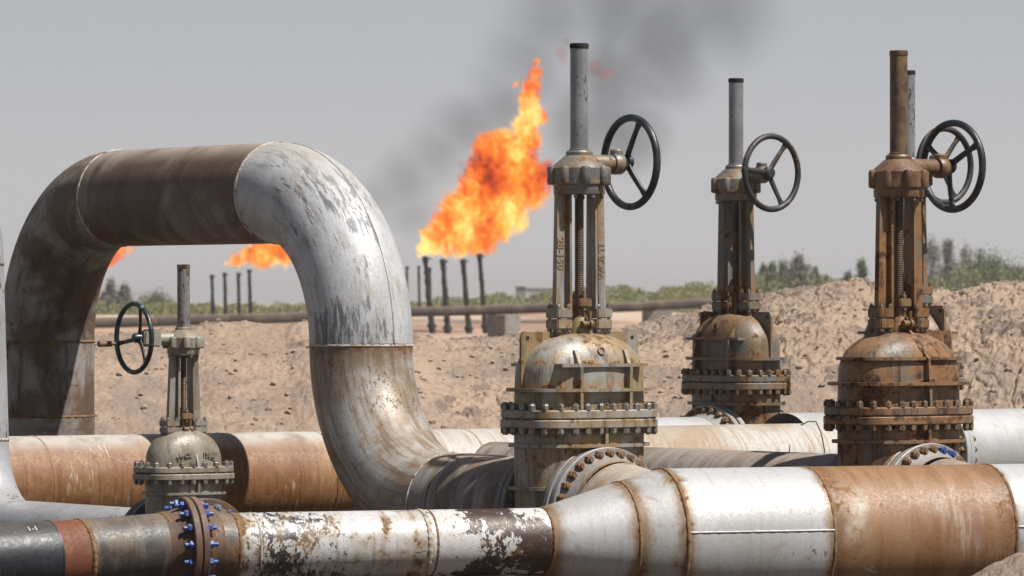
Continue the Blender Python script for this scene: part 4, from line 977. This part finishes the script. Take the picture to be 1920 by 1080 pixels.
def flame(L, D, label, hot, seed=0., hz_=None, K=2.6):
    o0 = Vector(((L[0][0]-960)/F*D, D, EZ+(HZ-L[0][1])/F*D)); B = px_blobs(L, D, o0); kk = 1.45
    g = G('flame'); tc = g.n.new('ShaderNodeTexCoord'); vec = tc.outputs['Object']
    f = falloff(g, vec, B, kk)
    wv = g.n.new('ShaderNodeVectorMath'); wv.operation = 'ADD'; g.l.new(vec, wv.inputs[0]); wv.inputs[1].default_value = (seed, seed*2, seed*.5)
    v3 = g.vscale(wv.outputs[0], (1, 1, .82))
    n1 = g.noise(1.9, 8, .72, v3, 1.0); n2 = g.noise(.42, 2, .5, v3, .2)
    f2 = g.math('ADD', f, g.math('MULTIPLY', g.math('SUBTRACT', n1, .5), 1.8))
    dens = g.ramp(f2, .30, .37)
    tr = g.n.new('ShaderNodeTexNoise')
    g.l.new(v3, tr.inputs['Vector']); tr.inputs['Scale'].default_value = 2.1; tr.inputs['Detail'].default_value = 8; tr.inputs['Roughness'].default_value = .68; tr.inputs['Distortion'].default_value = .8
    sx = g.n.new('ShaderNodeSeparateXYZ'); g.l.new(vec, sx.inputs[0])
    heat = g.math('ADD', g.math('MULTIPLY', g.math('SUBTRACT', tr.outputs[0], .5), 2.7), g.math('MULTIPLY', g.math('SUBTRACT', n2, .5), 2.2))
    heat = g.math('ADD', heat, hot)
    if hz_:   # the flame cools with height between these two levels, then brightens in the thin tongue
        z0, z1, z2 = hz_; heat = g.math('ADD', heat, g.ramp(sx.outputs['Z'], z0, z1, .30, -.13)); heat = g.math('ADD', heat, g.ramp(sx.outputs['Z'], z1, z2, 0., .28))
    cr = g.n.new('ShaderNodeValToRGB'); g.l.new(heat, cr.inputs[0]); E = cr.color_ramp.elements
    E[0].position = .0; E[0].color = (.22, .018, .002, 1); E[1].position = 1.; E[1].color = (1.5, 1.05, .30, 1)
    for p, c in ((.2, (.75, .06, .003, 1)), (.4, (1.1, .16, .008, 1)), (.6, (1.25, .33, .02, 1)), (.8, (1.35, .60, .075, 1))):
        q = E.new(p); q.color = c
    em = g.n.new('ShaderNodeEmission'); g.l.new(cr.outputs[0], em.inputs[0]); g.l.new(g.math('MULTIPLY', dens, K*.68), em.inputs[1])
    ab = g.n.new('ShaderNodeVolumeAbsorption'); ab.inputs['Color'].default_value = (0, 0, 0, 1); g.l.new(g.math('MULTIPLY', dens, K), ab.inputs['Density'])
    ad = g.n.new('ShaderNodeAddShader'); g.l.new(em.outputs[0], ad.inputs[0]); g.l.new(ab.outputs[0], ad.inputs[1]); g.l.new(ad.outputs[0], g.out.inputs['Volume'])
    me = hull('flame', B, kk*.98, .35, D)
    ob = obj('flame', me, None); me.materials.append(g.m); ob.location = o0; tag(ob, label, 'flame', 'gas flares')
    ob.visible_shadow = True
    return ob
MAIN = [(795, 466, 15), (786, 480, 7), (812, 450, 28), (842, 430, 38), (868, 452, 29), (900, 440, 38), (935, 430, 27), (868, 398, 44), (905, 368, 50), (940, 392, 48), (920, 330, 50), (958, 306, 50), (985, 345, 46),
        (1020, 326, 25), (918, 282, 34), (945, 272, 30), (985, 262, 30), (985, 236, 26), (994, 210, 24), (992, 186, 21), (998, 162, 20), (1004, 138, 15), (1006, 116, 9), (1015, 222, 15), (966, 157, 8), (835, 470, 14), (868, 474, 10), (1000, 376, 18), (975, 420, 17)]
flame(MAIN, 285, 'largest gas flame, tall and leaning right above the black stacks by the big valve', .46, 3., (0, 4.6, 8.2))
FL2 = [(424, 495, 7), (445, 488, 14), (470, 478, 20), (498, 478, 26), (528, 474, 26), (556, 472, 22), (585, 462, 22), (520, 440, 26), (480, 455, 16)]
flame(FL2, 305, 'yellow orange flame seen through the arch above four black stacks', .62, 11.)
FL3 = [(150, 500, 26), (180, 490, 24), (205, 482, 19), (222, 474, 14), (243, 472, 7), (130, 470, 30), (232, 462, 12), (250, 460, 7), (212, 462, 16)]
flame(FL3, 320, 'orange wisp of flame beside the far rusty leg of the arch', .42, 21.)
WISP = [(1052, 98, 13), (1062, 78, 10), (1056, 116, 8), (1112, 128, 16), (1132, 138, 14), (1150, 134, 9), (1096, 140, 9), (966, 200, 8), (972, 225, 8), (1036, 300, 9)]
flame(WISP, 290, 'dull red wisps torn off the largest flame into the smoke', -.02, 31., K=.35)
def smoke(L, D, label, K, seed, colr=(.30, .30, .31), ky=.8):
    o0 = Vector(((L[0][0]-960)/F*D, D, EZ+(HZ-L[0][1])/F*D)); B = px_blobs(L, D, o0, ky); kk = 1.5
    g = G('smoke'); tc = g.n.new('ShaderNodeTexCoord'); vec = tc.outputs['Object']
    f = falloff(g, vec, B, kk); wv = g.n.new('ShaderNodeVectorMath'); wv.operation = 'ADD'; g.l.new(vec, wv.inputs[0]); wv.inputs[1].default_value = (seed, seed, seed)
    n1 = g.noise(.10, 7, .60, wv.outputs[0], 1.0)
    f2 = g.math('ADD', f, g.math('MULTIPLY', g.math('SUBTRACT', n1, .5), 1.9)); dens = g.math('MULTIPLY', g.ramp(f2, .0, 1.0), K)
    dens = g.math('MULTIPLY', dens, g.ramp(f, 0., .3))
    ab = g.n.new('ShaderNodeVolumeAbsorption'); ab.inputs['Color'].default_value = (*colr, 1); g.l.new(dens, ab.inputs['Density'])
    em = g.n.new('ShaderNodeVolumeScatter'); em.inputs['Color'].default_value = (.5, .48, .47, 1); g.l.new(g.math('MULTIPLY', dens, .12), em.inputs['Density'])
    ad = g.n.new('ShaderNodeAddShader'); g.l.new(em.outputs[0], ad.inputs[0]); g.l.new(ab.outputs[0], ad.inputs[1]); g.l.new(ad.outputs[0], g.out.inputs['Volume'])
    me = hull('smoke', B, kk*.98, 1.2, D)
    ob = obj('smoke_plume', me, None); me.materials.append(g.m); ob.location = o0; tag(ob, label, 'smoke', kind='stuff')
smoke([(760, 335, 62), (710, 370, 45), (825, 285, 68), (780, 410, 50), (880, 235, 75), (950, 190, 85), (1000, 120, 95), (1040, 40, 110), (1140, 10, 120), (1130, 130, 100), (1240, 60, 120), (1090, 230, 85), (1180, 250, 70), (1360, 20, 110), (1060, -60, 120), (900, 330, 60)],
      302, 'grey smoke drifting up behind the largest flame', .17, 4.)
